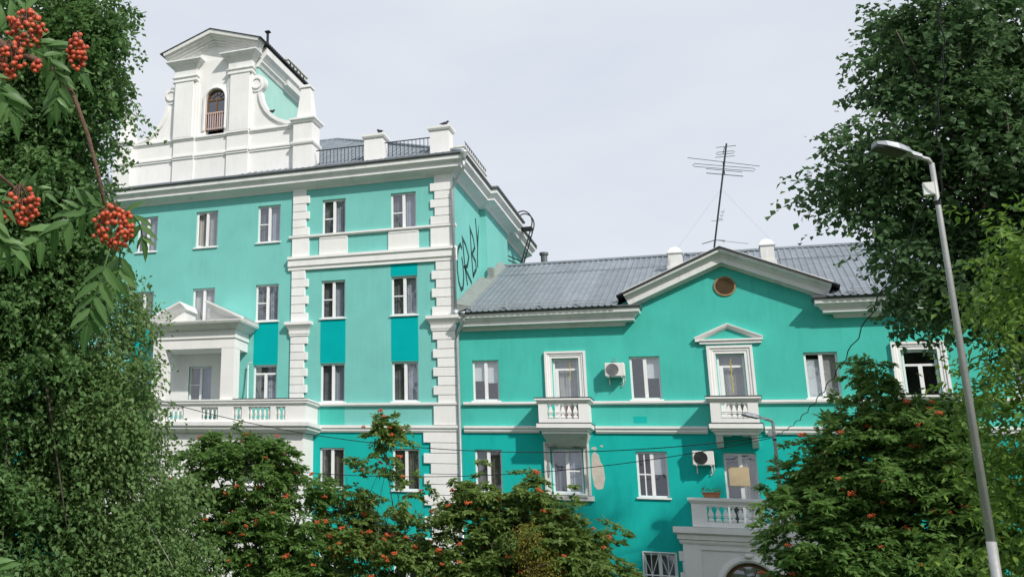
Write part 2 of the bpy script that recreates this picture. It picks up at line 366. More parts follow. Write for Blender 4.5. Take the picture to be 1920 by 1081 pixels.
# ------------------------------------------------------------------ building parts used several times
def window(root, x0, x1, z0, z1, y=0., cur=None, bars='left', sill=True, glass='glass', transom=None, mull=.5, frame='pvc', open_sash=False):
    fy0, fy1 = y+.09, y+.16; t = .065
    b = MB(); b.box(x0, x0+t, fy0, fy1, z0, z1); b.box(x1-t, x1, fy0, fy1, z0, z1)
    b.box(x0+t, x1-t, fy0, fy1, z0, z0+t); b.box(x0+t, x1-t, fy0, fy1, z1-t, z1)
    xm = x0+(x1-x0)*mull; zt = z1-t
    if transom:
        b.box(x0+t, x1-t, fy0, fy1, z1-transom, z1-transom+.07); zt = z1-transom
    b.box(xm-.055, xm+.055, fy0-.008, fy1-.004, z0+t, zt)
    w = b.build('window', frame, root)
    def pane(a, c, d, e): MB().add([(a-.004, fy0+.035, d-.004), (c+.004, fy0+.035, d-.004), (c+.004, fy0+.035, e+.004), (a-.004, fy0+.035, e+.004)], [(0, 1, 2, 3)]).build('pane', glass, w)
    for k, (a, c) in enumerate(((x0+t, xm-.055), (xm+.055, x1-t))):
        if open_sash and k == 0:
            s = MB(); yo = fy0-.02
            for q in ((a, a+.05, z0+t, zt), (c-.05, c, z0+t, zt), (a+.05, c-.05, z0+t, z0+t+.05), (a+.05, c-.05, zt-.05, zt)): s.box(q[0], q[1], yo, yo+.05, q[2], q[3])
            so_ = s.build('open_sash', frame, w)
            an = R(42); ox, oy = a-root_loc(root).x, yo-root_loc(root).y
            for v in so_.data.vertices:
                px_, py_ = v.co.x-ox, v.co.y-oy
                v.co.x = ox+px_*math.cos(an)-py_*math.sin(an); v.co.y = oy+px_*math.sin(an)+py_*math.cos(an)
            continue
        pane(a, c, z0+t, zt)
        if (bars == 'left' and k == 0) or (bars == 'right' and k == 1) or bars == 'cross' and k == 0:
            s = MB(); zm = z0+(z1-z0)*.5; s.box(a, c, fy0+.005, fy0+.03, zm-.022, zm+.022)
            if bars == 'cross': s.box((a+c)/2-.018, (a+c)/2+.018, fy0+.006, fy0+.031, z0+t, zt)
            s.build('glazing_bar', frame, w)
    if transom: pane(x0+t, x1-t, zt+.07, z1-t)
    if sill: MB().box(x0-.05, x1+.05, y-.07, y+.10, z0-.055, z0-.002).build('sill', 'pvc', w)
    rm = MB(); a, c, d, e, y0, y1 = x0-.3, x1+.3, z0-.3, z1+.15, y+.24, y+1.6
    rm.add([(a,y0,d),(c,y0,d),(c,y0,e),(a,y0,e),(a,y1,d),(c,y1,d),(c,y1,e),(a,y1,e)], [(4,5,6,7),(0,4,7,3),(1,2,6,5),(0,1,5,4),(3,7,6,2)])
    rm.build('room', 'room', w)
    def cloth(a, c, d, e, m, yy=.27, amp=.025):
        n = max(6, int((c-a)/.035)); cm = MB(); vs = []
        for i in range(n+1):
            u = i/n; yv = y+yy+amp*math.sin(u*(c-a)*62)+amp*.6*math.sin(u*(c-a)*23+a)
            vs += [(a+(c-a)*u, yv, d), (a+(c-a)*u, yv, e)]
        cm.add(vs, [(2*i, 2*i+2, 2*i+3, 2*i+1) for i in range(n)])
        cm.build('curtain', m, w, smooth=True)
    xa, xb = x0+.02, x1-.02; H = z1-z0; W = xb-xa
    if cur == 'full': cloth(xa, xb, z0-.05, z1, 'curtain')
    elif cur == 'sides': cloth(xa, xa+W*.28, z0, z1, 'curtain'); cloth(xb-W*.3, xb, z0, z1, 'curtain')
    elif cur == 'left': cloth(xa, xa+W*.45, z0, z1, 'curtain_dark')
    elif cur == 'right': cloth(xm, xb, z0, z1, 'curtain')
    elif cur == 'pair': cloth(xa, xm, z0, z1, 'drape_dark'); cloth(xm, xb, z0, z1, 'sky_reflection')
    elif cur == 'sky_reflection': cloth(xa, xb, z0, z1, 'sky_reflection')
    elif cur == 'brown': cloth(xa, xb, z0, z1, 'curtain_dark')
    elif cur == 'blind_right': cloth(xm, xb, z0+H*.5, z1, 'blind', .2, 0)
    elif cur == 'blinds': cloth(xa, xm, z0+H*.5, z1, 'blind', .2, 0); cloth(xm, xb, z0+H*.45, z1, 'blind', .2, 0)
    elif cur == 'blind_full': cloth(xa, xm, z0+H*.06, z1-.2, 'blind', .2, 0); cloth(xm, xb, z0, z1, 'curtain', .2, .01)
    return w

def baluster_mesh(h, r=.065):
    b = MB(); b.box(-r, r, -r, r, 0, h*.07); b.box(-r, r, -r, r, h*.94, h)
    prof = [(.55, .07), (.75, .10), (.55, .15), (.38, .19), (.38, .22), (.62, .235), (.62, .26), (.5, .28), (.95, .38), (1.0, .46), (.85, .58), (.55, .76), (.40, .86), (.42, .90), (.7, .915), (.7, .94)]
    b.lathe((0, 0, 0), [(a*r, c*h) for a, c in prof], 8)
    me = bpy.data.meshes.new('baluster'); me.from_pydata(b.v, [], b.f); me.shade_smooth(); return me
def baluster_mesh_sq(h, r=.075):
    b = MB(); prof = [(.5, 0), (.95, .05), (.95, .17), (.35, .25), (.35, .28), (.8, .30), (.8, .335), (.75, .36), (1.0, .42), (.28, .86), (.30, .88), (.85, .92), (.85, 1.0)]
    for (a0, c0), (a1, c1) in zip(prof[:-1], prof[1:]):
        b.frustum(-a0*r, a0*r, -a0*r*.8, a0*r*.8, c0*h, -a1*r, a1*r, -a1*r*.8, a1*r*.8, c1*h)
    me = bpy.data.meshes.new('baluster'); me.from_pydata(b.v, [], b.f); return me

def quoins(root, z0, z1, edge_w, edge_n, other, h, y=-.085, start=0):
    n = max(1, round((z1-z0)/h)); hh = (z1-z0)/n
    for i in range(n):
        e = edge_w if (i+start) % 2 == 0 else edge_n
        a, b = min(e, other), max(e, other)
        me = bevel_box(b-a, .18, hh-.016, .012, 'q')
        link('quoin_stone', me, 'white', root, ((a+b)/2, y+.09, z0+i*hh+.008))

# ================================================================== TALL BLOCK
T = thing('apartment_block', 'tall turquoise four storey apartment block with white quoins and curved white roof gable', 'building', (-9.9, 0, 0))
XL, XR, YB = -31., -9.9, 14.5
COLS = {'E': (-23.9, -22.9), 'D': (-21.0, -19.95), 'C': (-18.08, -17.05), 'A': (-15.2, -14.2), 'B': (-12.32, -11.3)}
ROWS = {4: (14.26, 15.86), 3: (10.94, 12.47), 2: (7.65, 9.15), 1: (4.42, 5.92), 0: (1.15, 2.7)}
hs = []
for c in COLS:
    for r in ROWS:
        if c in 'EDC' and r in (0, 1): continue
        hs.append(COLS[c]+ROWS[r])
up = [h for h in hs if h[2] > 6.6]; lo = [h for h in hs if h[2] < 6.6]
b = MB(); b.holes(XL, XR, 6.6, 16.75, up, 0, .24)
b.add([(XR, 0, 6.6), (XR, 4.9, 6.6), (XR, 4.9, 16.75), (XR, 0, 16.75)], [(0, 1, 2, 3)])
b.box(XR-.5, XR+.26, 4.9, 9.3, 6.6, 16.72)
b.add([(XR, 9.3, 6.6), (XR, YB, 6.6), (XR, YB, 16.75), (XR, 9.3, 16.75)], [(0, 1, 2, 3)])
b.add([(XL, 0, 6.6), (XL, YB, 6.6), (XL, YB, 16.75), (XL, 0, 16.75)], [(0, 1, 2, 3)])
b.add([(XL, YB, 0), (XR, YB, 0), (XR, YB, 16.75), (XL, YB, 16.75)], [(0, 1, 2, 3)])
b.build('wall', 'teal', T)
b = MB(); b.holes(XL, XR, -.3, 6.6, lo, 0, .24)
b.add([(XR, 0, -.3), (XR, YB, -.3), (XR, YB, 6.6), (XR, 0, 6.6)], [(0, 1, 2, 3)])
b.add([(XL, 0, -.3), (XL, YB, -.3), (XL, YB, 6.6), (XL, 0, 6.6)], [(0, 1, 2, 3)])
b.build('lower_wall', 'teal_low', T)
spec = {('A', 4): ('pair', 'left'), ('B', 4): ('pair', 'left'), ('A', 3): ('pair', 'left'), ('B', 3): ('pair', 'left'), ('A', 2): ('pair', None), ('B', 2): ('pair', None),
        ('C', 4): ('pair', 'left'), ('D', 4): ('full', None), ('C', 3): ('pair', 'left'), ('D', 3): ('full', None), ('C', 2): ('pair', None), ('D', 2): ('pair', 'left'),
        ('E', 4): ('pair', None), ('E', 3): ('full', None), ('E', 2): (None, None), ('A', 1): ('brown', None), ('B', 1): ('brown', None), ('A', 0): (None, None), ('B', 0): (None, None)}
for (c, r), (cu, ba) in spec.items():
    x0, x1 = COLS[c]; z0, z1 = ROWS[r]
    window(T, x0, x1, z0, z1, 0, cu, ba, transom=.38 if (c, r) == ('C', 2) else None, glass='glass' if r != 1 else 'glass_dark', open_sash=(c, r) == ('D', 4))
# repainted rectangles
for a in ((-15.22, -14.18, 9.17, 10.87), (-12.34, -11.28, 9.17, 10.87), (-12.34, -11.28, 12.49, 12.95), (-18.1, -17.03, 9.17, 10.87), (-15.2, -14.2, 6.78, 7.48), (-23.9, -22.9, 9.17, 10.87)):
    MB().box(a[0], a[1], -.006, .02, a[2], a[3]).build('repainted_patch', 'teal_dark' if a[2] > 7 else 'teal_wing', T)
# pilasters: plain panels, capitals, quoin stones
for nm, xa, xw, xn in (('left', -16.47, -15.74, -15.88), ('right', -9.86, -10.72, -10.55)):
    lo_, hi_ = min(xa, xn), max(xa, xn)
    q0 = 7.66 if nm == 'left' else 7.5
    quoins(T, 14.42, 16.1, xw, xn, xa, .335)
    MB().box(lo_, hi_, -.075, .05, 16.1, 16.45).build('pilaster_head', 'white', T)
    MB().box(min(xa, xw), max(xa, xw), -.085, .05, 13.5, 14.28).build('pilaster_panel', 'white', T)
    quoins(T, 10.84, 12.94, xw, xn, xa, .335)
    quoins(T, q0+.02, 10.26, xw, xn, xa, .335, start=1)
    l, h = min(xa, xw), max(xa, xw)
    cb = MB(); pth = [(l, .02, 10.26), (l, -.085, 10.26), (h, -.085, 10.26), (h, .02, 10.26)]
    cb.sweep(pth, [(-.08, 0), (.03, 0), (.03, .06), (.05, .08), (.05, .22), (.09, .30), (.15, .38), (.20, .44), (.20, .56), (-.08, .56)])
    cb.build('pilaster_capital', 'white', T)
MB().box(-10.72, -9.86, -.085, .05, 6.78, 7.5).build('pilaster_panel', 'white', T)
quoins(T, .2, 6.5, -11.13, -10.87, -9.86, .37)
# bands
def band(root, x0, x1, prof, name='band', m='white', y=0, ends=True):
    b = MB(); b.sweep([(x0, y, 0), (x1, y, 0)], prof); return b.build(name, m, root)
band(T, -16.62, -9.74, [(-.05, 12.96), (.10, 12.96), (.10, 13.06), (.16, 13.12), (.16, 13.34), (.22, 13.40), (.22, 13.5), (-.05, 13.52)], 'string_course')
band(T, -16.6, -9.74, [(-.05, 14.29), (.09, 14.29), (.13, 14.33), (.13, 14.4), (-.05, 14.42)], 'sill_band')
for x0, x1 in (COLS['A'], COLS['B']): MB().box(x0-.1, x1+.1, -.05, .05, 13.52, 14.285).build('window_apron', 'white', T)
band(T, -15.28, -9.74, [(-.05, 7.48), (.10, 7.48), (.13, 7.52), (.13, 7.595), (-.05, 7.6)], 'sill_band')
band(T, -15.28, -9.74, [(-.05, 6.5), (.06, 6.5), (.10, 6.56), (.10, 6.62), (.15, 6.66), (.15, 6.76), (-.05, 6.78)], 'string_course')
# main cornice round the corner, with gutter on top
jog = [(XL-.2, 0), (XR, 0), (XR, 4.9), (XR+.26, 4.9), (XR+.26, 9.3), (XR, 9.3), (XR, YB)]
prof = [(-.3, 16.36), (.04, 16.36), (.10, 16.44), (.26, 16.52), (.42, 16.56), (.42, 16.58), (.47, 16.58), (.47, 16.72), (.50, 16.75), (.60, 16.82), (.63, 16.84), (.63, 17.0), (-.3, 17.06)]
b = MB(); b.sweep([(x, y, 0) for x, y in jog], prof); b.build('main_cornice', 'cornice', T)
b = MB(); b.sweep([(x, y, 0) for x, y in jog], [(.30, 17.015), (.68, 17.0), (.72, 17.04), (.70, 17.12), (.3, 17.10)]); b.build('eave_gutter', 'gutter', T)
# hipped roof in two visible slopes plus back
s = .53; ye, zr = -.62, 17.08; ym = (ye+YB+.6)/2; rise = (ym-ye)*s
e0, e1 = XL-.6, XR+.62
rf = MB(); A_, B_, C_, D_ = (e0, ye, zr), (e1, ye, zr), (e1, YB+.6, zr), (e0, YB+.6, zr); r1 = (e1-(ym-ye), ym, zr+rise); r2 = (e0+(ym-ye), ym, zr+rise)
rf.add([A_, B_, C_, D_, r1, r2], [(0, 1, 4, 5), (1, 2, 4), (2, 3, 5, 4), (3, 0, 5)]); roof = rf.build('roof', 'roof', T)
for i in range(76):                                  # raised seams on the front slope
    x = e1-.25-i*.28; l = min(ym-ye, e1-x)
    if x < -19 : break
    sm = MB(); sm.add([(x-.02, ye+.02, zr+.012), (x+.02, ye+.02, zr+.012), (x+.02, ye+l, zr+l*s+.005), (x-.02, ye+l, zr+l*s+.005), (x-.012, ye+.02, zr+.05), (x+.012, ye+.02, zr+.05), (x+.012, ye+l, zr+l*s+.045), (x-.012, ye+l, zr+l*s+.045)], [(0,1,5,4),(1,2,6,5),(2,3,7,6),(3,0,4,7),(4,5,6,7)])
    sm.build('roof_seam', 'roof', roof)
MB().tube([(e1-.05, ye+.05, zr+.05), (e1-4, ye+4, zr+4*s+.06), r1], .07, 6).build('hip_cap', 'roof', roof)
MB().tube([r1, r2], .08, 6).build('ridge_cap', 'roof', roof)
# roof posts with iron railing
for x0, x1 in ((-13.32, -12.55), (-10.62, -9.87)):
    b = MB(); b.box(x0, x1, -.3, .35, 17.06, 18.2); p_ = b.build('roof_post', 'white', T)
    b = MB(); xm = (x0+x1)/2
    b.sweep([(x0, .35, 0), (x0, -.3, 0), (x1, -.3, 0), (x1, .35, 0), (x0, .35, 0)], [(-.1, 18.2), (.05, 18.2), (.09, 18.27), (.09, 18.36), (-.1, 18.36)])
    b.frustum(x0-.085, x1+.085, -.385, .435, 18.355, x0+.2, x1-.2, -.1, .15, 18.45); b.build('post_cap', 'white', p_)
for x0, x1 in ((-15.5, -13.32), (-12.55, -10.62)):
    rl = MB().box(x0, x1, -.02, .02, 18.02, 18.055).build('roof_railing', 'iron', T); MB().box(x0, x1, -.02, .02, 17.36, 17.39).build('lower_rail', 'iron', rl)
    n = int((x1-x0)/.155)
    bm_ = bevel_box(.022, .022, .74, .003, 'bar')
    for i in range(1, n): link('bar', bm_, 'iron', rl, (x0+(x1-x0)*i/n, 0, 17.28))
# side parapet
b = MB(); b.box(-9.95, -9.45, .35, 4.3, 17.05, 17.62); pp_ = b.build('side_parapet', 'white', T)
MB().box(-10.0, -9.4, .3, 4.35, 17.62, 17.68).build('coping', 'white_old', pp_)
b = MB(); b.box(-9.43, -9.41, .4, 4.2, 17.84, 17.86); rl = b.build('parapet_railing', 'iron', T)
bm_ = bevel_box(.03, .03, .2, .003, 'bar2')
for i in range(12): link('bar', bm_, 'iron', rl, (-9.42, .6+i*.31, 17.66))
# ---- attic gable
AX = -20.42
def mir(x): return 2*AX-x
b = MB(); b.box(mir(-16.42), -16.42, .0, .55, 16.95, 19.22); at = b.build('attic_wall', 'white', T)
for x0, x1, y in ((mir(-16.42), mir(-18.58), 0), (mir(-18.58), mir(-19.62), -.12), (mir(-19.62), -19.62, -.03), (-19.62, -18.58, -.12), (-18.58, -16.42, 0)):
    if y: MB().box(x0, x1, y, .02, 16.95, 19.215).build('attic_pier', 'white', at)
    band(at, x0, x1, [(-.05, 18.34), (.05, 18.34), (.05, 18.40), (.09, 18.43), (.09, 18.50), (-.05, 18.53)], 'attic_band', y=y)
    band(at, x0, x1, [(-.3, 19.2), (.04, 19.2), (.04, 19.24), (.10, 19.28), (.10, 19.35), (-.3, 19.38)], 'attic_coping', y=y)
# aedicule wall with arched niche
b = MB(); b.arch(mir(-18.62), -18.62, 19.36, 23.0, -20.3, .47, 21.07, .0, .35); b.build('aedicule_wall', 'white', at)
b = MB(); b.prism([(mir(-18.4), 22.9), (-18.4, 22.9), (-18.4, 23.3), (AX, 24.05), (mir(-18.4), 23.3)], .02, .5); b.build('pediment_wall', 'white', at)
# niche surround
b = MB(); n = 16
ring = [(-20.3-.47*math.cos(math.pi*i/n), 0, 21.07+.47*math.sin(math.pi*i/n)) for i in range(n+1)]
path = [(-20.3-.47, 0, 19.6)]+ring+[(-20.3+.47, 0, 19.6)]
b.sweep(path, [(-.14, -.02), (-.14, .06), (-.03, .09), (0.0, .05), (0, -.02)], (0, -1, 0)); b.build('niche_surround', 'white', at)
for x0, x1 in ((mir(-19.72), mir(-19.58)), (-19.72, -19.58)): MB().box(x0, x1, -.07, .02, 19.4, 21.9).build('inner_strip', 'white', at)
# wooden arched window
b = MB(); yy = .16
b.sweep([(p[0], yy, p[2]) for p in path], [(0, 0), (.07, 0), (.07, .06), (0, .06)], (0, -1, 0))
b.box(-20.335, -20.265, yy-.05, yy, 19.6, 21.07); b.box(-20.72, -19.88, yy-.055, yy, 21.03, 21.09); b.box(-20.72, -19.88, yy-.04, yy, 20.42, 20.46)
for a in (30, 60, 90, 120, 150): b.tube([(-20.3+.2*math.cos(R(a)), yy-.03, 21.07+.2*math.sin(R(a))), (-20.3+.45*math.cos(R(a)), yy-.03, 21.07+.45*math.sin(R(a)))], .016, 5)
b.tube([(-20.3+.2*math.cos(R(a)), yy-.03, 21.07+.2*math.sin(R(a))) for a in range(0, 181, 15)], .018, 5)
w = b.build('arched_window', 'wood', at)
b = MB(); b.prism([(-20.3+.46*math.cos(math.pi*i/16), 21.07+.46*math.sin(math.pi*i/16)) for i in range(17)]+[(-20.76, 19.6), (-19.84, 19.6)], yy-.012, yy-.004); b.build('pane', 'glass_dark', w)
MB().box(-20.9, -19.7, .36, .42, 19.4, 21.7).build('dark_backing', 'room', w)
rl = MB().box(-20.76, -19.84, .02, .05, 20.40, 20.45).build('niche_railing', 'pink', at); MB().box(-20.76, -19.84, .02, .05, 19.66, 19.70).build('lower_rail', 'pink', rl)
for i in range(9): link('bar', bevel_box(.035, .03, .8, .004, 'nb'), 'pink', rl, (-20.74+.88*i/8, .035, 19.62))
# pilasters
for sgn in (0, 1):
    f = (lambda x: mir(x)) if sgn == 0 else (lambda x: x)
    x0, x1 = sorted((f(-19.5), f(-18.58)))
    MB().box(x0, x1, -.22, .1, 19.36, 22.0).build('pilaster', 'white', at)
    b = MB(); x0b, x1b = sorted((f(-19.62), f(-18.5)))
    MB().box(x0b, x1b, -.14, .1, 19.37, 22.0).build('pilaster_back', 'white', at)
    b.sweep([(x0b, .2, 0), (x0b, -.2, 0), (x1b, -.2, 0), (x1b, .2, 0)], [(-.3, 22.0), (.03, 22.0), (.06, 22.04), (.06, 22.08), (.02, 22.1), (.02, 22.2), (.08, 22.24), (.08, 22.28), (0, 22.3), (0, 22.62), (.05, 22.66), (.05, 22.7), (.13, 22.76), (.13, 22.8), (.24, 22.86), (.33, 22.96), (.33, 23.02), (-.3, 23.06)])
    b.build('pilaster_entablature', 'cornice', at)
# raking pediment
b = MB(); b.sweep([(mir(-18.05), 0, 23.42-.02), (AX, 0, 24.18), (-18.05, 0, 23.40)], [(.46, -.1), (.46, .08), (.37, .08), (.37, .20), (.28, .20), (.28, .32), (.20, .34), (.17, .46), (.11, .50), (.11, .58), (-.06, .60), (-.06, -.1)], (0, -1, 0)); b.build('pediment_cornice', 'cornice', at)
# lay dark roof edge over the pediment and the dormer roof
b = MB(); dY = 5.6
b.add([(mir(-17.9), -.635, 23.42), (AX, -.635, 24.28), (-17.9, -.635, 23.42), (mir(-17.9), dY, 23.42), (AX, dY, 24.28), (-17.9, dY, 23.42),
       (mir(-17.9), -.635, 23.385), (AX, -.635, 24.245), (-17.9, -.635, 23.385), (mir(-17.9), dY, 23.385), (AX, dY, 24.245), (-17.9, dY, 23.385)],
      [(0,1,4,3),(1,2,5,4),(6,9,10,7),(7,10,11,8),(0,6,7,1),(1,7,8,2),(2,8,11,5),(0,3,9,6),(3,4,10,9),(4,5,11,10)]); b.build('gable_roof', 'roof_edge', at)
b = MB(); b.box(mir(-18.42), -18.42, .36, 5.4, 19.0, 23.3); b.build('dormer_wall', 'teal_pale', at)
for f in (lambda x: x,):
    b = MB(); b.sweep([(-18.42, .3, 0), (-18.42, 5.4, 0)], [(-.2, 22.45), (.05, 22.45), (.09, 22.52), (.09, 22.56), (.2, 22.66), (.2, 22.72), (.3, 22.85), (.42, 22.98), (.42, 23.3), (-.2, 23.34)]); b.build('dormer_cornice', 'cornice', at)
bm_ = bevel_box(.05, .12, .05, .006, 'tile')
for i in range(26): link('roof_clip', bm_, 'iron', at, (-17.93, .1+i*.2, 23.44))
# scrolls and volutes
for sgn in (0, 1):
    f = (lambda x: mir(x)) if sgn == 0 else (lambda x: x)
    c = [(-18.12+(.0), 21.06), (-18.08, 20.8), (-17.98, 20.5), (-17.8, 20.18), (-17.55, 19.9), (-17.25, 19.68), (-16.9, 19.52), (-16.42, 19.44)]
    pts = [(-18.55, 19.36)]+[(-16.42, 19.36)]+c[::-1]+[(-18.3, 21.25), (-18.55, 21.3)]
    pl = [(f(x), z) for x, z in pts]
    if sgn == 0: pl = pl[::-1]
    MB().prism(pl, .03, .28).build('scroll_panel', 'white', at)
    path = [(f(x), 0, z) for x, z in c]
    b = MB(); b.sweep(path if sgn else path[::-1], [(-.06, -.28), (-.06, .07), (.09, .07), (.13, .03), (.13, -.28)], (0, -1, 0)); b.build('scroll_moulding', 'white', at)
    vc = (f(-18.3), 21.52)
    b = MB(); b.disc_y(vc, .40, -.03, .3, 28); b.build('volute', 'white', at)
    b = MB(); b.disc_y(vc, .27, -.09, -.02, 28, .19); b.disc_y(vc, .19, -.045, -.02, 24); b.build('volute_ring', 'white', at)
    # end pedestal with obelisk
    x0, x1 = sorted((f(-16.45), f(-15.6)))
    b = MB(); b.box(x0, x1, -.25, .65, 16.95, 19.3); pe = b.build('pedestal', 'white', at)
    b = MB(); loop = [(x0, .65, 0), (x0, -.25, 0), (x1, -.25, 0), (x1, .65, 0), (x0, .65, 0)]
    b.sweep(loop, [(-.1, 18.32), (.04, 18.32), (.07, 18.38), (.07, 18.46), (-.1, 18.5)]); b.build('pedestal_moulding', 'white', pe); b = MB()
    b.sweep(loop, [(-.2, 19.3), (.05, 19.3), (.10, 19.38), (.14, 19.42), (.14, 19.5), (-.2, 19.56)])
    b.box(x0+.1, x1-.1, -.15, .55, 19.5, 19.6); b.build('pedestal_moulding', 'white', pe)
    xm = (x0+x1)/2
    b = MB(); b.frustum(xm-.33, xm+.33, -.13, .53, 19.58, xm-.2, xm+.2, 0, .4, 20.98); b.box(xm-.26, xm+.26, -.06, .46, 20.97, 21.05); b.frustum(xm-.22, xm+.22, -.02, .42, 21.05, xm-.17, xm+.17, .03, .37, 21.12); b.build('obelisk', 'white', pe)
# chimney and vent behind the gable
b = MB(); b.box(-18.6, -18.1, 3.0, 5.4, 22.6, 23.86); b.box(-18.66, -18.04, 2.95, 5.45, 23.86, 23.94); ch = b.build('chimney', 'white_old', T)
for i in range(5): MB().box(-18.095, -18.08, 3.2+i*.42, 3.34+i*.42, 23.6, 23.8).build('vent_slot', 'iron', ch)
b = MB(); b.tube([(-18.25, .9, 23.3), (-18.25, .9, 24.35)], .06, 8); b.box(-18.36, -18.14, .79, 1.01, 24.34, 24.4); b.build('vent_pipe', 'iron', T)
# ---- portico with loggia and balcony
PX = -20.2
def pm(x): return 2*PX-x
BX0, BX1, BY = -25.1, -15.3, -1.3
b = MB(); b.holes(pm(-18.35), -18.72, 7.3, 9.7, [(-21.0, -19.95, 7.65, 9.15)], -.012, .05); b.build('loggia_back_wall', 'white', T)
for x0, x1 in ((-18.92, -18.36), (pm(-18.36), pm(-18.92))):
    MB().box(x0, x1, -1.3, -.75, 7.6, 9.68).build('pier', 'white', T)
b = MB(); b.box(pm(-18.36), -18.36, -1.3, -.02, 9.67, 10.07); b.box(pm(-18.31), -18.31, -1.35, -.02, 10.07, 10.42); en = b.build('entablature', 'white', T)
b = MB(); b.sweep([(pm(-18.31), 0, 0), (pm(-18.31), -1.35, 0), (-18.31, -1.35, 0), (-18.31, 0, 0)], [(-.5, 10.40), (.06, 10.40), (.10, 10.45), (.22, 10.50), (.28, 10.58), (.38, 10.62), (.42, 10.70), (.42, 10.74), (-.5, 10.78)]); b.build('entablature_cornice', 'cornice', en)
for sgn in (0, 1):
    f = (lambda x: pm(x)) if sgn == 0 else (lambda x: x)
    pl = [(f(-17.95), 10.76), (f(-17.95), 10.80), (f(-19.6), 11.5), (f(-19.6), 10.76)]
    MB().prism(pl, -1.05, -.02).build('pediment_block', 'white', en)
    b = MB(); pa = [(f(-17.88), -1.05, 10.78), (f(-19.62), -1.05, 11.56)]
    b.sweep(pa[::-1] if sgn else pa, [(.22, -1.0), (.22, .08), (.14, .16), (.14, .22), (.06, .34), (.02, .5), (-.06, .5), (-.06, -1.0)], (0, -1, 0)); b.build('pediment_rake', 'cornice', en)
# balcony parapet
gr = [(-24.2, -23.3), (-22.7, -21.9), (-21.3, -20.5), (-19.74, -18.98), (-18.32, -17.95), (-17.68, -16.74), (-16.52, -16.12)]
b = MB(); b.holes(BX0, BX1, 6.74, 7.42, [(a, c, 6.84, 7.34) for a, c in gr], BY, .2, True); b.box(BX1-.2, BX1, BY+.2, -.01, 6.74, 7.42); b.box(BX0, BX0+.2, BY+.2, -.01, 6.74, 7.42); bal = b.build('balcony', 'white', T)
bmesh_ = baluster_mesh(.5)
for a, c in gr:
    n = max(2, round((c-a)/.185))
    for i in range(n): link('baluster', bmesh_, 'white_old', bal, (a+(c-a)*(i+.5)/n, BY+.1, 6.84))
bp_ = [(BX0, 0, 0), (BX0, BY, 0), (BX1, BY, 0), (BX1, 0, 0)]
b = MB(); b.sweep(bp_, [(-.25, 7.42), (.04, 7.42), (.09, 7.47), (.09, 7.53), (.13, 7.56), (.13, 7.62), (-.25, 7.64)]); b.build('rail', 'white', bal)
b = MB(); b.sweep([(-18.3, BY, 0), (BX1, BY, 0)], [(-.2, 7.642), (.145, 7.625), (.15, 7.642), (-.2, 7.665)]); b.build('rail_flashing', 'roof_edge', bal)
b = MB(); b.sweep([(p[0]-(.05 if i > 1 else -.05), p[1]+(.05 if p[1] else 0), 0) for i, p in enumerate(bp_)], [(-.6, 6.36), (.03, 6.36), (.06, 6.42), (.18, 6.48), (.18, 6.54), (.26, 6.6), (.26, 6.74), (-.6, 6.74)]); b.box(BX0+.3, BX1-.3, BY+.3, -.01, 6.45, 6.73); b.build('slab', 'cornice', bal)
b = MB(); b.holes(BX0+.2, BX1-.15, 0, 6.4, [(-18.0, -17.0, 4.4, 5.9), (-23.4, -22.4, 4.4, 5.9)], BY+.2, .24); b.box(BX0+.2, BX0+.3, BY+.21, -.01, 0, 6.4); b.box(BX1-.25, BX1-.16, BY+.21, -.01, 0, 6.4); b.build('porch_block', 'white', T)
window(T, -18.0, -17.0, 4.4, 5.9, BY+.2, 'brown', None, glass='glass_dark'); window(T, -23.4, -22.4, 4.4, 5.9, BY+.2, None, None, glass='glass_dark')
# graffiti on the side wall
GR = {'O': [(1.51,13.78),(1.29,13.91),(0.93,13.69),(0.7,13.31),(0.65,12.77),(0.84,12.31),(1.19,12.07),(1.51,12.22),(1.68,12.65),(1.59,13.16),(1.43,13.43)],
      'R': [(2.3,12.48),(1.89,13.23),(1.64,14.25),(2.14,14.11),(2.64,13.72),(2.34,13.28),(1.9,13.12),(3.03,12.73)],
      'B': [(3.33,13.04),(3.13,13.96),(3.0,15.02),(3.49,14.77),(3.76,14.39),(3.24,13.99),(3.84,13.81),(3.91,13.51),(3.28,13.05)],
      'I': [(4.06,15.73),(4.25,14.74),(4.46,15.11),(4.2,14.09),(4.19,13.64)]}
for k, pts in GR.items():
    b = MB(); b.sweep([(XR, y, z) for y, z in pts], [(-.08, -.01), (-.08, .006), (.08, .006), (.08, -.01)], (1, 0, 0)); b.build('graffiti_letter', 'graffiti', T)

# ================================================================== RIGHT WING
Wg = thing('apartment_wing', 'lower turquoise wing with grey ribbed roof and a white edged central gable', 'building', (-.75, 0, 0))
WX0, WX1 = -9.9, 14.0
WC = {'F': (-9.28, -8.33), 'H': (-3.88, -2.91), 'J': (1.40, 2.35), 'F2': (6.85, 7.8)}
wl = {(c, r): WC[c]+((7.65, 9.12) if r == 2 else (4.42, 5.92) if r == 1 else (1.2, 2.7)) for c in WC for r in (2, 1, 0)}
wl[('L', 0)] = (-3.85, -2.88, 1.15, 2.66); del wl[('H', 0)]
GD, ID, KD, G1, I1, K1 = (-6.44, -5.57, 6.8, 9.12), (-1.15, -.33, 6.8, 9.14), (4.08, 5.0, 6.8, 9.12), (-6.62, -5.6, 4.48, 5.98), (-1.22, -.25, 3.55, 5.9), (4.1, 5.1, 4.48, 5.98)
allh = list(wl.values())+[GD, ID, KD, G1, I1, K1]
b = MB(); b.holes(WX0+.004, WX1, 6.6, 10.9, [h for h in allh if h[3] > 6.65], 0, .24)
b.prism([(-4.0, 10.89), (2.5, 10.89), (2.5, 11.0), (-.75, 12.45), (-4.0, 11.0)], .003, .3)
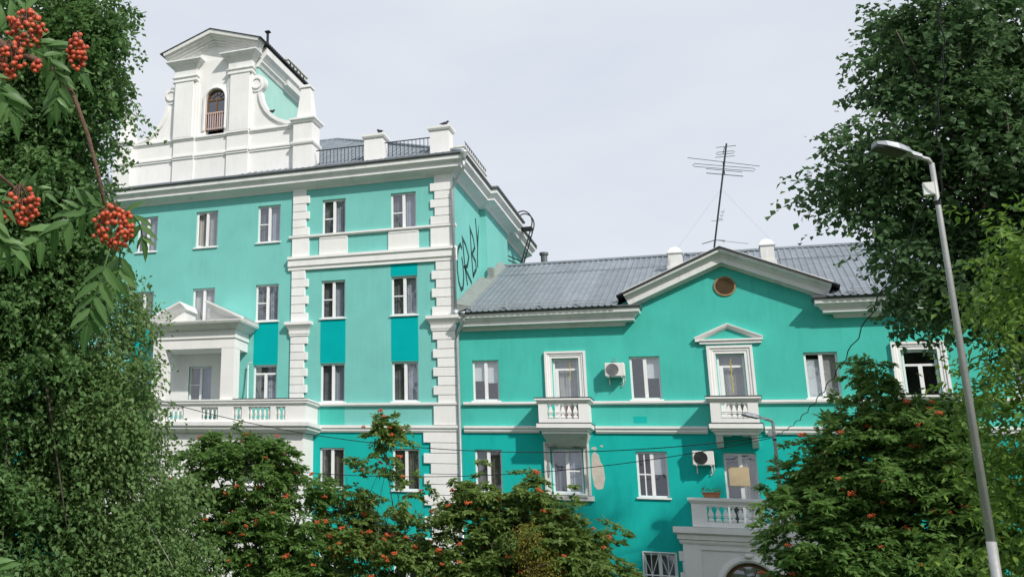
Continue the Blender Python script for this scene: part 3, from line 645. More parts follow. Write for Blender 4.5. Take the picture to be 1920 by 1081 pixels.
b.add([(WX1, 0, 6.6), (WX1, 15, 6.6), (WX1, 15, 10.9), (WX1, 7.5, 14.3), (WX1, 0, 10.9)], [(0, 1, 2, 3, 4)])
b.build('wall', 'teal_wing', Wg)
b = MB(); b.holes(WX0+.004, WX1, -.3, 6.6, [h for h in allh if h[3] < 6.6], 0, .24)
b.add([(WX1, 0, -.3), (WX1, 15, -.3), (WX1, 15, 6.6), (WX1, 0, 6.6)], [(0, 1, 2, 3)])
b.add([(WX0, 15, -.3), (WX1, 15, -.3), (WX1, 15, 10.9), (WX0, 15, 10.9)], [(0, 1, 2, 3)])
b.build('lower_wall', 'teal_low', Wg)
wsp = {('F', 2): ('blinds', None), ('H', 2): ('blind_right', None), ('J', 2): ('blind_full', None), ('F2', 2): ('sky_reflection', None), ('F', 1): ('brown', None), ('H', 1): ('blind_right', 'cross'), ('J', 1): (None, None), ('F2', 1): (None, None), ('L', 0): ('pair', None), ('F', 0): (None, None), ('J', 0): (None, None), ('F2', 0): (None, None)}
for k, (cu, ba) in wsp.items():
    x0, x1, z0, z1 = wl[k]; window(Wg, x0, x1, z0, z1, 0, cu, ba, glass='glass' if k[1] == 2 else 'glass_dark')
window(Wg, *GD, 0, 'full', None, False, transom=.42, mull=.14); window(Wg, *ID, 0, 'full', None, False, transom=.45, mull=.14); window(Wg, *KD, 0, None, None, False, 'glass_dark', .5)
window(Wg, *G1, 0, 'pair', 'right', True); window(Wg, *I1, 0, 'right', None, False); window(Wg, *K1, 0, None, None, True)
# door and window surrounds
def surround(x0, x1, z0, z1, w=.34, m='white'):
    b = MB(); b.sweep([(x0, 0, z0), (x0, 0, z1), (x1, 0, z1), (x1, 0, z0)], [(.0, -.02), (0, .05), (-.07, .05), (-.10, .075), (-w*.62, .075), (-w*.7, .11), (-w, .11), (-w, -.02)], (0, -1, 0)); return b.build('surround', m, Wg)
surround(-6.46, -5.55, 7.6, 9.12, .24); surround(-1.17, -.31, 7.6, 9.14, .26); surround(4.06, 5.02, 7.6, 9.12, .24)
surround(-6.66, -5.56, 4.42, 6.0, .2, 'white_old'); MB().box(-6.95, -5.28, -.13, .02, 4.24, 4.40).build('surround_sill', 'white_old', Wg)
# bands
for x0, x1 in ((-9.62, -6.72), (-5.28, -1.45), (-.04, 3.8), (5.25, 14)):
    band(Wg, x0, x1, [(-.05, 7.48), (.09, 7.48), (.12, 7.52), (.12, 7.595), (-.05, 7.6)], 'sill_band')
for x0, x1 in ((-9.62, -6.98), (-5.1, -1.6), (.08, 14)):
    band(Wg, x0, x1, [(-.05, 6.5), (.06, 6.5), (.10, 6.56), (.10, 6.62), (.15, 6.66), (.15, 6.74), (-.05, 6.76)], 'string_course')
# stains and patches
pts = [(-5.3, 5.75), (-5.32, 5.2), (-5.27, 4.75), (-5.16, 4.62), (-4.99, 4.66), (-4.90, 5.0), (-4.93, 5.4), (-5.02, 5.56), (-5.06, 5.78), (-5.2, 5.9)]
MB().prism(pts, -.006, .02).build('bare_plaster_patch', 'plaster', Wg)
MB().box(-3.87, -3.45, -.005, .02, 6.86, 7.08).build('repainted_patch', 'teal_low', Wg)
def spall(x, y, z, w, h, seed, m='conc'):
    rg_ = random.Random(seed); n_ = 11
    MB().prism([(x+w*math.cos(2*math.pi*i/n_)*rg_.uniform(.55, 1), z+h*math.sin(2*math.pi*i/n_)*rg_.uniform(.5, 1)) for i in range(n_)], y-.004, y+.03).build('spalled_plaster', m, Wg)
for a in ((-6.55, -.112, 6.02, .22, .05, 1), (-5.75, -.112, 6.05, .2, .06, 2), (-6.72, -.112, 5.3, .05, .35, 3), (-5.5, -.112, 4.9, .04, .3, 4), (-5.6, -.132, 4.33, .16, .05, 5), (-6.1, -.112, 6.1, .12, .04, 6)): spall(*a)
spall(-4.95, -.003, 6.08, .07, .05, 8, 'plaster'); spall(-5.2, -.003, 6.0, .12, .08, 9, 'plaster')
# eaves cornice with mitred returns
eprof = [(-.25, 10.2), (.04, 10.2), (.08, 10.27), (.10, 10.33), (.38, 10.34), (.38, 10.46), (.42, 10.48), (.47, 10.56), (.57, 10.60), (.59, 10.73), (-.25, 10.74)]
for pth in ([(-9.6, 0, 0), (-3.98, 0, 0), (-3.98, .2, 0)], [(2.46, .2, 0), (2.46, 0, 0), (14.1, 0, 0)]):
    b = MB(); b.sweep(pth, eprof); b.build('eaves_cornice', 'cornice', Wg)
    b = MB(); b.sweep(pth, [(.3, 10.745), (.64, 10.745), (.66, 10.80), (.64, 10.83), (.3, 10.80)]); b.build('eave_gutter', 'gutter', Wg)
# raking cornice of the gable
b = MB(); b.sweep([(-3.75, 0, 10.92), (-.73, 0, 12.26), (2.29, 0, 10.92)], [(.12, -.1), (.12, .05), (.08, .08), (.06, .33), (-.11, .34), (-.12, .37), (-.19, .40), (-.235, .50), (-.25, .57), (-.42, .58), (-.42, -.1)], (0, -1, 0)); b.build('raking_cornice', 'cornice', Wg)
b = MB(); Y0 = -.65; l_, a_, r_ = (-4.1, 11.17), (-.73, 12.69), (2.64, 11.17)
b.add([(l_[0], Y0, l_[1]), (a_[0], Y0, a_[1]), (r_[0], Y0, r_[1]), (l_[0], .45, l_[1]), (a_[0], 3.9, a_[1]), (r_[0], .45, r_[1]),
       (l_[0], Y0, l_[1]-.045), (a_[0], Y0, a_[1]-.045), (r_[0], Y0, r_[1]-.045), (l_[0], .45, l_[1]-.045), (a_[0], 3.9, a_[1]-.045), (r_[0], .45, r_[1]-.045)],
      [(0,1,4,3),(1,2,5,4),(6,9,10,7),(7,10,11,8),(0,6,7,1),(1,7,8,2),(2,8,11,5),(0,3,9,6),(3,4,10,9),(4,5,11,10)]); b.build('gable_roof', 'roof_edge', Wg)
# louvred round vent
b = MB(); b.disc_y((-.69, 11.43), .34, -.04, .0, 32, .29); vt = b.build('round_vent', 'lattice', Wg)
MB().disc_y((-.69, 11.43), .295, -.008, .0, 28).build('vent_backing', 'iron', vt)
for i in range(9):
    z = 11.43-.25+i*.0625; hw = math.sqrt(max(.01, .29**2-(z-11.43)**2))
    MB().frustum(-.69-hw, -.69+hw, -.012, -.008, z-.02, -.69-hw, -.69+hw, -.04, -.012, z+.018).build('louvre', 'lattice', vt)
# small pediment over the balcony door
b = MB(); b.prism([(-1.70, 9.62), (.22, 9.62), (.22, 9.66), (-.74, 10.06), (-1.70, 9.66)], -.02, .01); b.build('hood_panel', 'teal_wing', Wg)
b = MB(); b.sweep([(-1.62, 0, 0), (.14, 0, 0), (.14, .05, 0)], [(-.03, 9.47), (.10, 9.47), (.10, 9.53), (.15, 9.57), (.15, 9.62), (-.03, 9.63)])
b.box(-1.75, -1.62, -.14, .0, 9.55, 9.62); b.sweep([(-1.76, 0, 9.64), (-.74, 0, 10.09), (.28, 0, 9.64)], [(.10, -.02), (.10, .05), (.05, .08), (.05, .12), (-.02, .16), (-.05, .16), (-.05, -.02)], (0, -1, 0)); b.build('hood_pediment', 'white', Wg)
# ribbed roof sheets, front and back slope
ye, ze, yr, zr = -.72, 10.80, 7.5, 14.42; sl_ = (zr-ze)/(yr-ye)
RW = 1.05; nr = 5
def sheet_mesh(l, key):
    me = bpy.data.meshes.new('roof_sheet'); vs = []; p = RW/nr
    xs = []
    for i in range(nr): xs += [(i*p, .03), (i*p+p*.16, .03), (i*p+p*.32, 0), (i*p+p*.84, 0)]
    xs.append((RW, .03))
    for x, h in xs: vs += [(x, 0, h), (x, l, l*sl_+h), (x, 0, h-.008)]
    n = len(xs); fs = [(3*i, 3*i+3, 3*i+4, 3*i+1) for i in range(n-1)]+[(3*i, 3*i+2, 3*i+5, 3*i+3) for i in range(n-1)]
    me.from_pydata(vs, [], fs); return me
ncol = int((WX1+.3+9.3)/RW)+1; mL, mU, mS, mB = sheet_mesh(6.2, 'l'), sheet_mesh(2.12, 'u'), sheet_mesh(5.1, 's'), sheet_mesh(8.0, 'b')
rnd = random.Random(3)
b = MB(); b.box(-9.5, WX1, yr-.12, yr+.12, zr-.3, zr-.02); rb = b.build('roof', 'roof', Wg)
for i in range(ncol):
    x = -9.32+i*RW
    mid = x+RW/2
    ingable = -4.2 < mid < 2.7
    dz = rnd.uniform(-.006, .006)
    if ingable: link('roof_sheet', mS, 'roof', rb, (x, ye+1.1, ze+1.1*sl_+dz))
    else: link('roof_sheet', mL, 'roof', rb, (x, ye, ze+dz))
    link('roof_sheet', mU, 'roof', rb, (x, ye+6.12, ze+6.12*sl_+.022+dz))
    o = link('roof_sheet', mB, 'roof', rb, (x+RW, yr+.05+8.05, zr-8.05*sl_)); o.rotation_euler = (0, 0, math.pi)
b = MB(); n = 160
for i in range(n):
    x = -9.4+i*(WX1+9.7)/n; b.box(x, x+.09, yr-.22, yr-.05, zr-.055, zr+.028)
b.sweep([(-9.45, yr, 0), (WX1+.3, yr, 0)], [(-.24, zr-.04), (-.2, zr+.045), (0, zr+.10), (.2, zr+.045), (.24, zr-.04), (0, zr+.05)]); b.build('ridge_cap', 'roof', rb)
# concrete upstand along the tall block, snow guards
b = MB(); st = [(.05, .0), (1.0, .02), (2.5, .05), (4.6, .03), (5.0, .0), (6.5, .10), (7.4, .12)]
for (y0, d0), (y1, d1) in zip(st[:-1], st[1:]):
    zA, zB = ze+(y0-ye)*sl_, ze+(y1-ye)*sl_; xo = -9.885 if y1 < 4.95 else -9.63
    b.add([(xo, y0, zA-.2), (-9.32+.15*d0, y0, zA-.02), (-9.36, y0, zA+.05), (xo, y0, zA+.16+d0), (xo, y1, zB-.2), (-9.32+.15*d1, y1, zB-.02), (-9.36, y1, zB+.05), (xo, y1, zB+.16+d1)], [(0,1,5,4),(1,2,6,5),(2,3,7,6),(3,0,4,7),(0,3,2,1),(4,5,6,7)])
b.box(-9.62, -9.4, 4.75, 5.05, 13.0, 13.75)
b.build('cement_upstand', 'conc', Wg)
for x0, x1 in ((-9.2, -4.4), (2.9, 14)):
    sg = MB().tube([(x0, ye+.22, ze+.22*sl_+.16), (x1, ye+.22, ze+.22*sl_+.16)], .014, 5).build('snow_guard', 'pipe', Wg); MB().tube([(x0, ye+.12, ze+.12*sl_+.10), (x1, ye+.12, ze+.12*sl_+.10)], .014, 5).build('guard_bar', 'pipe', sg)
    x = x0+.1
    while x < x1:
        MB().box(x-.012, x+.012, ye+.05, ye+.3, ze+.06, ze+.22*sl_+.30).build('guard_bracket', 'pipe', sg); x += 1.25
# small chimneys
for x0, x1, yy, zt, zb in ((-2.62, -2.14, 4.2, 13.72, 12.5), (.55, 1.0, 4.2, 13.8, 12.5)):
    b = MB(); b.box(x0, x1, yy, yy+.55, zb, zt); b.box(x0-.05, x1+.05, yy-.05, yy+.6, zb, zb+.75)
    c_ = b.build('chimney', 'white_old', Wg)
    xm = (x0+x1)/2
    b = MB(); b.box(x0-.045, x1+.045, yy-.045, yy+.595, zt, zt+.045); b.frustum(x0-.03, x1+.03, yy-.03, yy+.58, zt+.045, xm-.16, xm+.16, yy+.15, yy+.42, zt+.25); b.frustum(xm-.16, xm+.16, yy+.15, yy+.42, zt+.25, xm-.06, xm+.06, yy+.24, yy+.33, zt+.31); b.build('chimney_cap', 'white_old', c_)
# small balconies
sqm = baluster_mesh_sq(.51)
def balcony(x0, x1, y, brackets, m):
    b = MB(); ox0, ox1 = x0+.30, x1-.30
    b.holes(x0, x1, 6.76, 7.46, [(ox0, ox1, 6.91, 7.42)], y, .12, True); b.box(x0, x0+.12, y+.12, -.01, 6.76, 7.46); b.box(x1-.12, x1, y+.12, -.01, 6.76, 7.46)
    bo = b.build('balcony', m, Wg)
    for i in range(5): link('baluster', sqm, m, bo, (ox0+(ox1-ox0)*(i+.5)/5, y+.06, 6.91))
    pth = [(x0, 0, 0), (x0, y, 0), (x1, y, 0), (x1, 0, 0)]
    b = MB(); b.sweep(pth, [(-.14, 7.46), (.03, 7.46), (.07, 7.52), (.11, 7.54), (.11, 7.60), (-.14, 7.61)]); b.build('rail', m, bo)
    b = MB(); b.sweep(pth, [(-.14, 7.612), (.125, 7.612), (.13, 7.63), (-.14, 7.635)]); b.build('rail_flashing', 'roof_edge', bo)
    b = MB(); b.sweep([(x0+.03, 0, 0), (x0+.03, y+.03, 0), (x1-.03, y+.03, 0), (x1-.03, 0, 0)], [(-.5, 6.42), (-.04, 6.42), (-.04, 6.5), (.03, 6.52), (.03, 6.56), (.11, 6.6), (.11, 6.755), (-.5, 6.755)]); b.box(x0+.3, x1-.3, y+.3, -.01, 6.46, 6.75); b.build('slab', m, bo)
    b = MB(); b.sweep([(x0+.03, 0, 0), (x0+.03, y+.03, 0), (x1-.03, y+.03, 0), (x1-.03, 0, 0)], [(-.1, 6.757), (.125, 6.757), (.13, 6.775), (-.1, 6.78)]); b.build('slab_flashing', 'roof_edge', bo)
    if brackets:
        for xx in (x0+.08, x1-.28):
            b = MB(); b.add([(xx, -.01, 6.42), (xx+.2, -.01, 6.42), (xx+.2, y+.15, 6.42), (xx, y+.15, 6.42), (xx, -.01, 6.05), (xx+.2, -.01, 6.05), (xx+.2, y+.3, 6.2), (xx, y+.3, 6.2)], [(0,1,2,3),(4,7,6,5),(0,4,5,1),(1,5,6,2),(2,6,7,3),(3,7,4,0)]); b.build('bracket', m, bo)
    else:
        b = MB(); b.frustum(x0+.2, x1-.2, -.2, -.01, 6.05, x0+.05, x1-.05, y+.12, -.01, 6.42); b.build('corbel', 'white_old', bo)
    return bo
bg_ = balcony(-6.84, -5.22, -.9, False, 'white'); balcony(-1.44, -.05, -.9, True, 'white'); balcony(3.72, 5.3, -.9, True, 'white')
# cloth and bag behind the balusters
tag(MB().box(-5.95, -5.80, -.62, -.5, 6.77, 7.36).build('red_cloth', 'red'), 'red cloth hung inside the small balcony left of the window fan unit', 'cloth')
# ---- entrance porch with balcony
Pc = -.73
b = MB(); b.arch(Pc-1.83, Pc+1.83, -.2, 3.1, Pc, .76, 1.75, -1.2, -.92); b.box(Pc-1.83, Pc-1.6, -.92, -.01, -.2, 3.1); b.box(Pc+1.6, Pc+1.83, -.92, -.01, -.2, 3.1); po = b.build('porch', 'white', Wg)
for sgn in (-1, 1):
    for i in range(9):
        w_ = .14 if i % 2 == 0 else .05
        xc = Pc+sgn*(1.83+w_/2)
        link('porch_quoin', bevel_box(w_, .5, .30, .008, 'pq'), 'white', po, (xc, -.94, -.1+i*.32))
    xa, xb = sorted((Pc+sgn*1.83, Pc+sgn*1.32)); MB().box(xa, xb, -1.25, -1.19, -.2, 2.98).build('porch_pilaster', 'white', po)
MB().box(Pc-1.32, Pc+1.32, -1.24, -1.19, 2.83, 2.98).build('porch_frieze', 'white', po)
b = MB(); n = 20
b.sweep([(Pc-.78, -1.2, -.2)]+[(Pc-.78*math.cos(math.pi*i/n), -1.2, 1.75+.78*math.sin(math.pi*i/n)) for i in range(n+1)]+[(Pc+.78, -1.2, -.2)], [(0, -.02), (0, .04), (-.05, .07), (-.13, .05), (-.17, .03), (-.17, -.02)], (0, -1, 0)); b.build('archivolt', 'white', po)
pp2 = [(Pc-1.83, 0, 0), (Pc-1.83, -1.2, 0), (Pc+1.83, -1.2, 0), (Pc+1.83, 0, 0)]
b = MB(); b.sweep(pp2, [(-.4, 2.98), (.06, 2.98), (.09, 3.04), (.09, 3.1), (.14, 3.13), (.14, 3.26), (.24, 3.32), (.24, 3.5), (-.4, 3.52)]); b.box(Pc-1.5, Pc+1.5, -.9, -.01, 3.05, 3.5); b.build('porch_cornice', 'white', po)
b = MB(); hx = Pc+.92
b.holes(Pc-1.5, Pc+1.5, 3.52, 4.24, [(Pc-1.06, Pc+1.06, 3.68, 4.16)], -1.18, .16, True); b.box(Pc-1.5, Pc-1.34, -1.02, -.01, 3.52, 4.24); b.box(Pc+1.34, Pc+1.5, -1.02, -.01, 3.52, 4.24); pb = b.build('porch_balcony', 'white', po)
bmp = baluster_mesh_sq(.48, .085)
for i in range(10): link('baluster', bmp, 'white', pb, (Pc-1.06+2.12*(i+.5)/10, -1.1, 3.68))
b = MB(); b.sweep([(Pc-1.5, 0, 0), (Pc-1.5, -1.18, 0), (Pc+1.5, -1.18, 0), (Pc+1.5, 0, 0)], [(-.18, 4.24), (.02, 4.24), (.05, 4.28), (.09, 4.32), (.09, 4.40), (-.18, 4.42)]); b.build('rail', 'white', pb)
# entrance door
b = MB(); yy = -.95
b.sweep([(Pc-.74, yy, -.2)]+[(Pc-.74*math.cos(math.pi*i/n), yy, 1.75+.74*math.sin(math.pi*i/n)) for i in range(n+1)]+[(Pc+.74, yy, -.2)], [(0, 0), (.09, 0), (.09, .06), (0, .06)], (0, -1, 0))
b.box(Pc-.7, Pc+.7, yy-.06, yy, 1.70, 1.78)
b.box(Pc-.68, Pc+.68, yy-.03, yy+.02, -.1, 1.70)
dr = b.build('entrance_door', 'wood', Wg)
b = MB(); b.prism([(Pc+.72*math.cos(math.pi*i/16), 1.75+.72*math.sin(math.pi*i/16)) for i in range(17)], yy-.02, yy-.01); b.build('fanlight_pane', 'glass_dark', dr)
MB().box(Pc-.8, Pc+.8, yy+.03, yy+.06, 0, 2.6).build('dark_backing', 'room', dr)
b = MB()
for a in (36, 72, 108, 144): b.tube([(Pc+.3*math.cos(R(a)), yy-.03, 1.75+.3*math.sin(R(a))), (Pc+.72*math.cos(R(a)), yy-.03, 1.75+.72*math.sin(R(a)))], .012, 5)
b.tube([(Pc+.3*math.cos(R(a)), yy-.03, 1.75+.3*math.sin(R(a))) for a in range(0, 181, 12)], .014, 5); b.build('fanlight_bar', 'wood', dr)
# grille on the ground floor window
b = MB(); x0, x1, z0, z1 = -3.87, -2.86, 1.15, 2.68; yg = -.03
for p in ([(x0, z0), (x1, z0)], [(x0, z1), (x1, z1)], [(x0, z0), (x0, z1)], [(x1, z0), (x1, z1)], [(x0, (z0+z1)/2+.05), (x1, (z0+z1)/2+.05)]): b.tube([(x, yg, z) for x, z in p], .022, 5)
gl_ = b.build('window_grille', 'pvc', Wg)
zm = (z0+z1)/2+.05
for k in range(2):
    za, zb = (zm, z1) if k == 0 else (z0, zm)
    for i in range(2):
        c = x0+(x1-x0)*(.25+.5*i)
        for dx in (-.25, -.0, .25):
            MB().tube([(c, yg, za if k == 0 else zb), (c+dx*(x1-x0)/1.0, yg, zb if k == 0 else za)], .012, 5).build('grille_bar', 'pvc', gl_)
# downpipes
b = MB(); b.lathe((-9.23, -.62, 16.86), [(.06, -.16), (.07, 0), (.15, .16), (.16, .24)], 12)
b.tube([(-9.23, -.62, 16.72), (-9.25, -.6, 16.45), (-9.74, -.2, 15.95), (-9.81, -.17, 15.7), (-9.81, -.17, 11.0)], .062, 8)
b.lathe((-9.81, -.17, 10.75), [(.06, -.1), (.13, .1), (.14, .25)], 10)
dp = b.build('downpipe', 'pipe', T, smooth=True)
b = MB(); b.tube([(-9.42, -.55, 10.75), (-9.42, -.52, 10.5), (-9.72, -.16, 10.2), (-9.76, -.14, 9.9), (-9.76, -.14, .3), (-9.74, -.3, .1)], .062, 8); b.lathe((-9.42, -.56, 10.72), [(.06, -.1), (.12, .06), (.13, .12)], 10)
b.build('downpipe', 'pipe', Wg, smooth=True)

# ================================================================== things fixed to or standing on the buildings
def ac_unit(x, z, fan, label, grey):
    w, d, h = .64, .30, .46
    t = thing('air_conditioner', label, 'air conditioner', (x, -.12-d/2, z), 'outdoor air conditioner units')
    b = MB(); me = bevel_box(w, d, h, .02, 'ac'); link('casing', me, 'acwhite', t, (x, -.12-d/2, z))
    fx = x-.07; b.disc_y((fx, z+h*.5), .205, -.12-d-.018, -.12-d+.01, 28, .19)
    for r in (.16, .125, .09, .055): b.disc_y((fx, z+h*.5), r+.008, -.12-d-.016, -.12-d-.004, 24, r-.004)
    for a in range(0, 180, 30):
        c_, s_ = math.cos(R(a)), math.sin(R(a)); b.tube([(fx-.19*c_, -.12-d-.014, z+h*.5-.19*s_), (fx+.19*c_, -.12-d-.014, z+h*.5+.19*s_)], .005, 4)
    gr_ = b.build('fan_grille', grey, t); MB().disc_y((fx, z+h*.5), .19, -.12-d-.003, -.12-d+.004, 24).build('fan_opening', grey, gr_)
    for xx in (x-.22, x+.22):
        b = MB(); b.box(xx-.015, xx+.015, -.12-d-.02, .0, z-.03, z-.002); b.box(xx-.015, xx+.015, -.03, .0, z-.25, z-.029); b.build('bracket', 'acwhite', t)
    b = MB(); b.tube([(x+.28, -.2, z+.02), (x+.30, -.12, z-.12), (x+.24, -.06, z-.22), (x+.16, -.04, z-.3)], .02, 6); b.build('drain_hose', 'acwhite', t)
    return t
ac_unit(-4.33, 8.40, 1, 'white air conditioner box with grey fan on the wall beside a balcony door', 'acgrey')
t = ac_unit(-1.80, 5.47, 1, 'white air conditioner box with black fan beside the cardboard covered balcony door', 'acdark')
tag(MB().tube([(-4.35, -.05, 8.86), (-4.42, -.06, 8.98), (-4.34, -.08, 9.06), (-4.28, -.06, 8.96), (-4.22, -.07, 8.86)], .018, 6).build('cable_coil', 'cable_grey'), 'small coil of cable above the grey fan air conditioner', 'cable')
b = MB(); b.box(-1.1, -.5, .03, .06, 4.86, 5.46)
tag(b.build('cardboard_sheet', 'card'), 'beige cardboard sheet fixed across the balcony door above the arched porch', 'cardboard')
def planter(x, y, z, lab, seed):
    t = thing('flower_box', lab, 'flower box', (x, y, z), 'flower boxes on the porch balcony rail')
    b = MB(); b.frustum(x-.22, x+.22, y-.07, y+.07, z, x-.26, x+.26, y-.09, y+.09, z+.15); b.box(x-.27, x+.27, y-.1, y+.1, z+.13, z+.16); b.build('box', 'terra', t)
    rg = random.Random(seed); b = MB()
    for i in range(60):
        p = Vector((x+rg.uniform(-.3, .27), y+rg.uniform(-.11, .11), z+.15+rg.uniform(0, .14))); d = Vector((rg.uniform(-1, 1), rg.uniform(-1, .4), rg.uniform(-.4, 1))).normalized()*.06; s_ = d.cross(Vector((.3, .5, .8))).normalized()*.022
        b.add([p, p+d*.5+s_, p+d, p+d*.5-s_], [(0, 1, 2), (0, 2, 3)])
    b.build('plant', 'rowanleaf_light', t)
planter(-1.62, -1.1, 4.425, 'terracotta flower box on the porch balcony rail beside the cardboard sheet', 5); planter(.14, -1.1, 4.425, 'terracotta flower box on the porch balcony rail beside the lamp post', 6)
b = MB(); b.lathe((0, 0, 0), [(.01, -.10), (.08, -.09), (.105, -.03), (.11, .04), (.12, .06)], 16); me = bpy.data.meshes.new('shade'); me.from_pydata(b.v, [], b.f); me.shade_smooth()
pl = thing('porch_light', 'oval white bulkhead lamp above the arched entrance', 'lamp', (-.73, -1.2, 2.70)); o = link('shade', me, 'acwhite', pl, (-.73, -1.27, 2.70)); o.rotation_euler = (R(-90), 0, 0); o.scale = (1.25, .75, .8)
MB().box(-.86, -.60, -1.22, -1.19, 2.62, 2.79).build('lamp_base', 'acwhite', pl)
b = MB(); pts = [(-.74+.02*math.sin(i*1.7), .085+.004*math.cos(i*2.), 9.0-i*.055) for i in range(22)]; b.tube(pts, .014, 5); tag(b.build('garland', 'yellow'), 'yellow garland hanging in the door under the small pediment', 'garland')
b = MB(); pts = [(-5.86+.015*math.sin(i*1.9), .085, 9.0-i*.05) for i in range(14)]; b.tube(pts, .012, 5); tag(b.build('garland', 'yellow'), 'yellow garland hanging in the balcony door near the grey fan air conditioner', 'garland')
b = MB(); b.tube([(-18.05, -.55, 7.64), (-18.2, -.25, 8.5), (-18.25, -.15, 9.2)], .03, 6); b.tube([(-18.22, -.2, 9.2), (-18.05, -.2, 9.25)], .02, 5); tag(b.build('leaning_pole', 'acwhite'), 'pale pole leaning on the wall beside the portico pier', 'pole')
# birds
def bird(x, y, z, rz, lab):
    b = MB(); secs = [(-.20, .0, .012), (-.12, .01, .035), (-.02, .02, .068), (.06, .05, .062), (.10, .09, .045), (.125, .125, .042), (.15, .13, .03), (.185, .12, .006)]
    b.tube([(a, 0, c+.09) for a, c, r in secs], [r for a, c, r in secs], 8)
    for s_ in (-.025, .025): b.tube([(.02, s_, .07), (.02, s_, 0)], .006, 4)
    o = b.build('bird', 'bird'); o.location = (x, y, z); o.rotation_euler = (0, 0, rz); tag(o, lab, 'bird', 'birds perched on the tall roof')
    return o
bird(-12.75, 0, 18.445, 2.6, 'dark bird perched on the roof post between two iron railings'); bird(-10.1, 0, 18.44, .5, 'dark bird perched on the roof post at the block corner')
bird(-17.62, .15, 20.04, 1.2, 'dark bird perched on the concave scroll beside the green dormer side wall'); bird(mir(-17.9)-.02, .15, 21.56, 2, 'dark bird perched on the volute behind the linden tree')
# roof ladder
ld = thing('roof_ladder', 'dark iron ladder with curved hoop hooked over the side eaves', 'ladder', (-9.3, 11.0, 14.0))
b = MB()
for yy in (10.75, 11.25):
    pts = [(-9.36, yy, 15.2), (-9.05, yy, 16.2), (-8.76, yy, 17.15)]+[(-9.17+.43*math.cos(R(a)), yy, 17.3+.55*math.sin(R(a))) for a in range(0, 166, 15)]+[(-9.62, yy, 17.15)]
    MB().tube(pts, .03, 6).build('stile', 'iron', ld)
for i in range(10): MB().tube([(-9.34+.061*i, 10.75, 15.26+i*.2), (-9.34+.061*i, 11.25, 15.26+i*.2)], .018, 5).build('rung', 'iron', ld)
MB().box(-9.5, -8.8, 10.7, 11.3, 16.98, 17.06).build('landing', 'iron', ld)
for zz in (15.5, 15.3): MB().tube([(-9.9, 9.35, zz), (-9.3, 10.8, zz-.1)], .03, 5).build('stay', 'iron', ld)
b = MB(); b.lathe((-8.95, 14.9, 15.4), [(.16, 0), (.16, 1.25), (.22, 1.28), (.22, 1.4)], 10); b.build('rain_hopper', 'gutter', T)
# antenna
an = thing('tv_antenna', 'leaning roof mast with television aerial elements', 'antenna', (-1.1, 6.0, 14.0))
p0, p1 = Vector((-1.16, 6, 13.6)), Vector((-.23, 6, 18.55)); d = p1-p0
b = MB(); b.tube([p0, p1], .035, 6); b.build('mast', 'iron', an)
def el(c, hw, rz, dz, loop=None, r=.012):
    v = Vector((math.cos(rz), math.sin(rz), 0)); bb = MB(); q = c+Vector((0, 0, 0))
    a_, b_ = q-v*hw+Vector((0, 0, dz)), q+v*hw-Vector((0, 0, dz))
    if loop:
        w_ = Vector((0, 0, loop)); pts = [a_-w_, a_-v*.06, a_+w_, b_+w_, b_+v*.06, b_-w_]; bb.tube(pts, r, 5, closed=True)
    else: bb.tube([a_, b_], r, 5)
    bb.build('aerial_element', 'iron', an)
c = p0+d*.80
el(c+Vector((0, -.35, .12)), 1.27, .05, .30); el(c+Vector((0, 0, .0)), 1.05, .05, .20, .06); el(c+Vector((0, .3, -.03)), .65, .05, .13); el(c+Vector((0, .6, -.12)), .66, .05, .13, None, .016)
MB().tube([c+Vector((0, -.4, .1)), c+Vector((0, .7, -.06))], .02, 5).build('boom', 'iron', an)
c = p0+d*.975; el(c, .36, 0, 0); el(c-Vector((.05, 0, .26)), .28, 0, 0, .05); el(c-Vector((.08, 0, .42)), .36, 0, .01)
MB().tube([c-Vector((.1, 0, .45)), c+Vector((0, 0, .02)), c+Vector((-.06, 0, .0)), c-Vector((.14, 0, .3))], .014, 5).build('boom', 'iron', an)
c = p0+d*.20; el(c+Vector((.3, 0, -.12)), .02, 0, 0); MB().tube([c-Vector((.48, 0, .12)), c, c+Vector((.34, -.3, -.12))], .016, 5).build('aerial_element', 'iron', an); MB().tube([c, c+Vector((1.15, -.2, -.28))], .008, 4).build('aerial_element', 'iron', an)
c = p0+d*.36; el(c, .22, 0, 0, None, .009)
for k in range(3): MB().tube([c+Vector((.05+.05*k, 0, .06+.14*k)), c+Vector((.16+.05*k, 0, .05+.14*k)), c+Vector((.17+.05*k, 0, .14+.14*k))], .012, 5).build('aerial_element', 'iron', an)
for q in ((-2.9, 5.2, 13.4), (1.5, 5.4, 13.5)): MB().tube([p0+d*.62, Vector(q)], .003, 4).build('guy_wire', 'cable_grey', an)

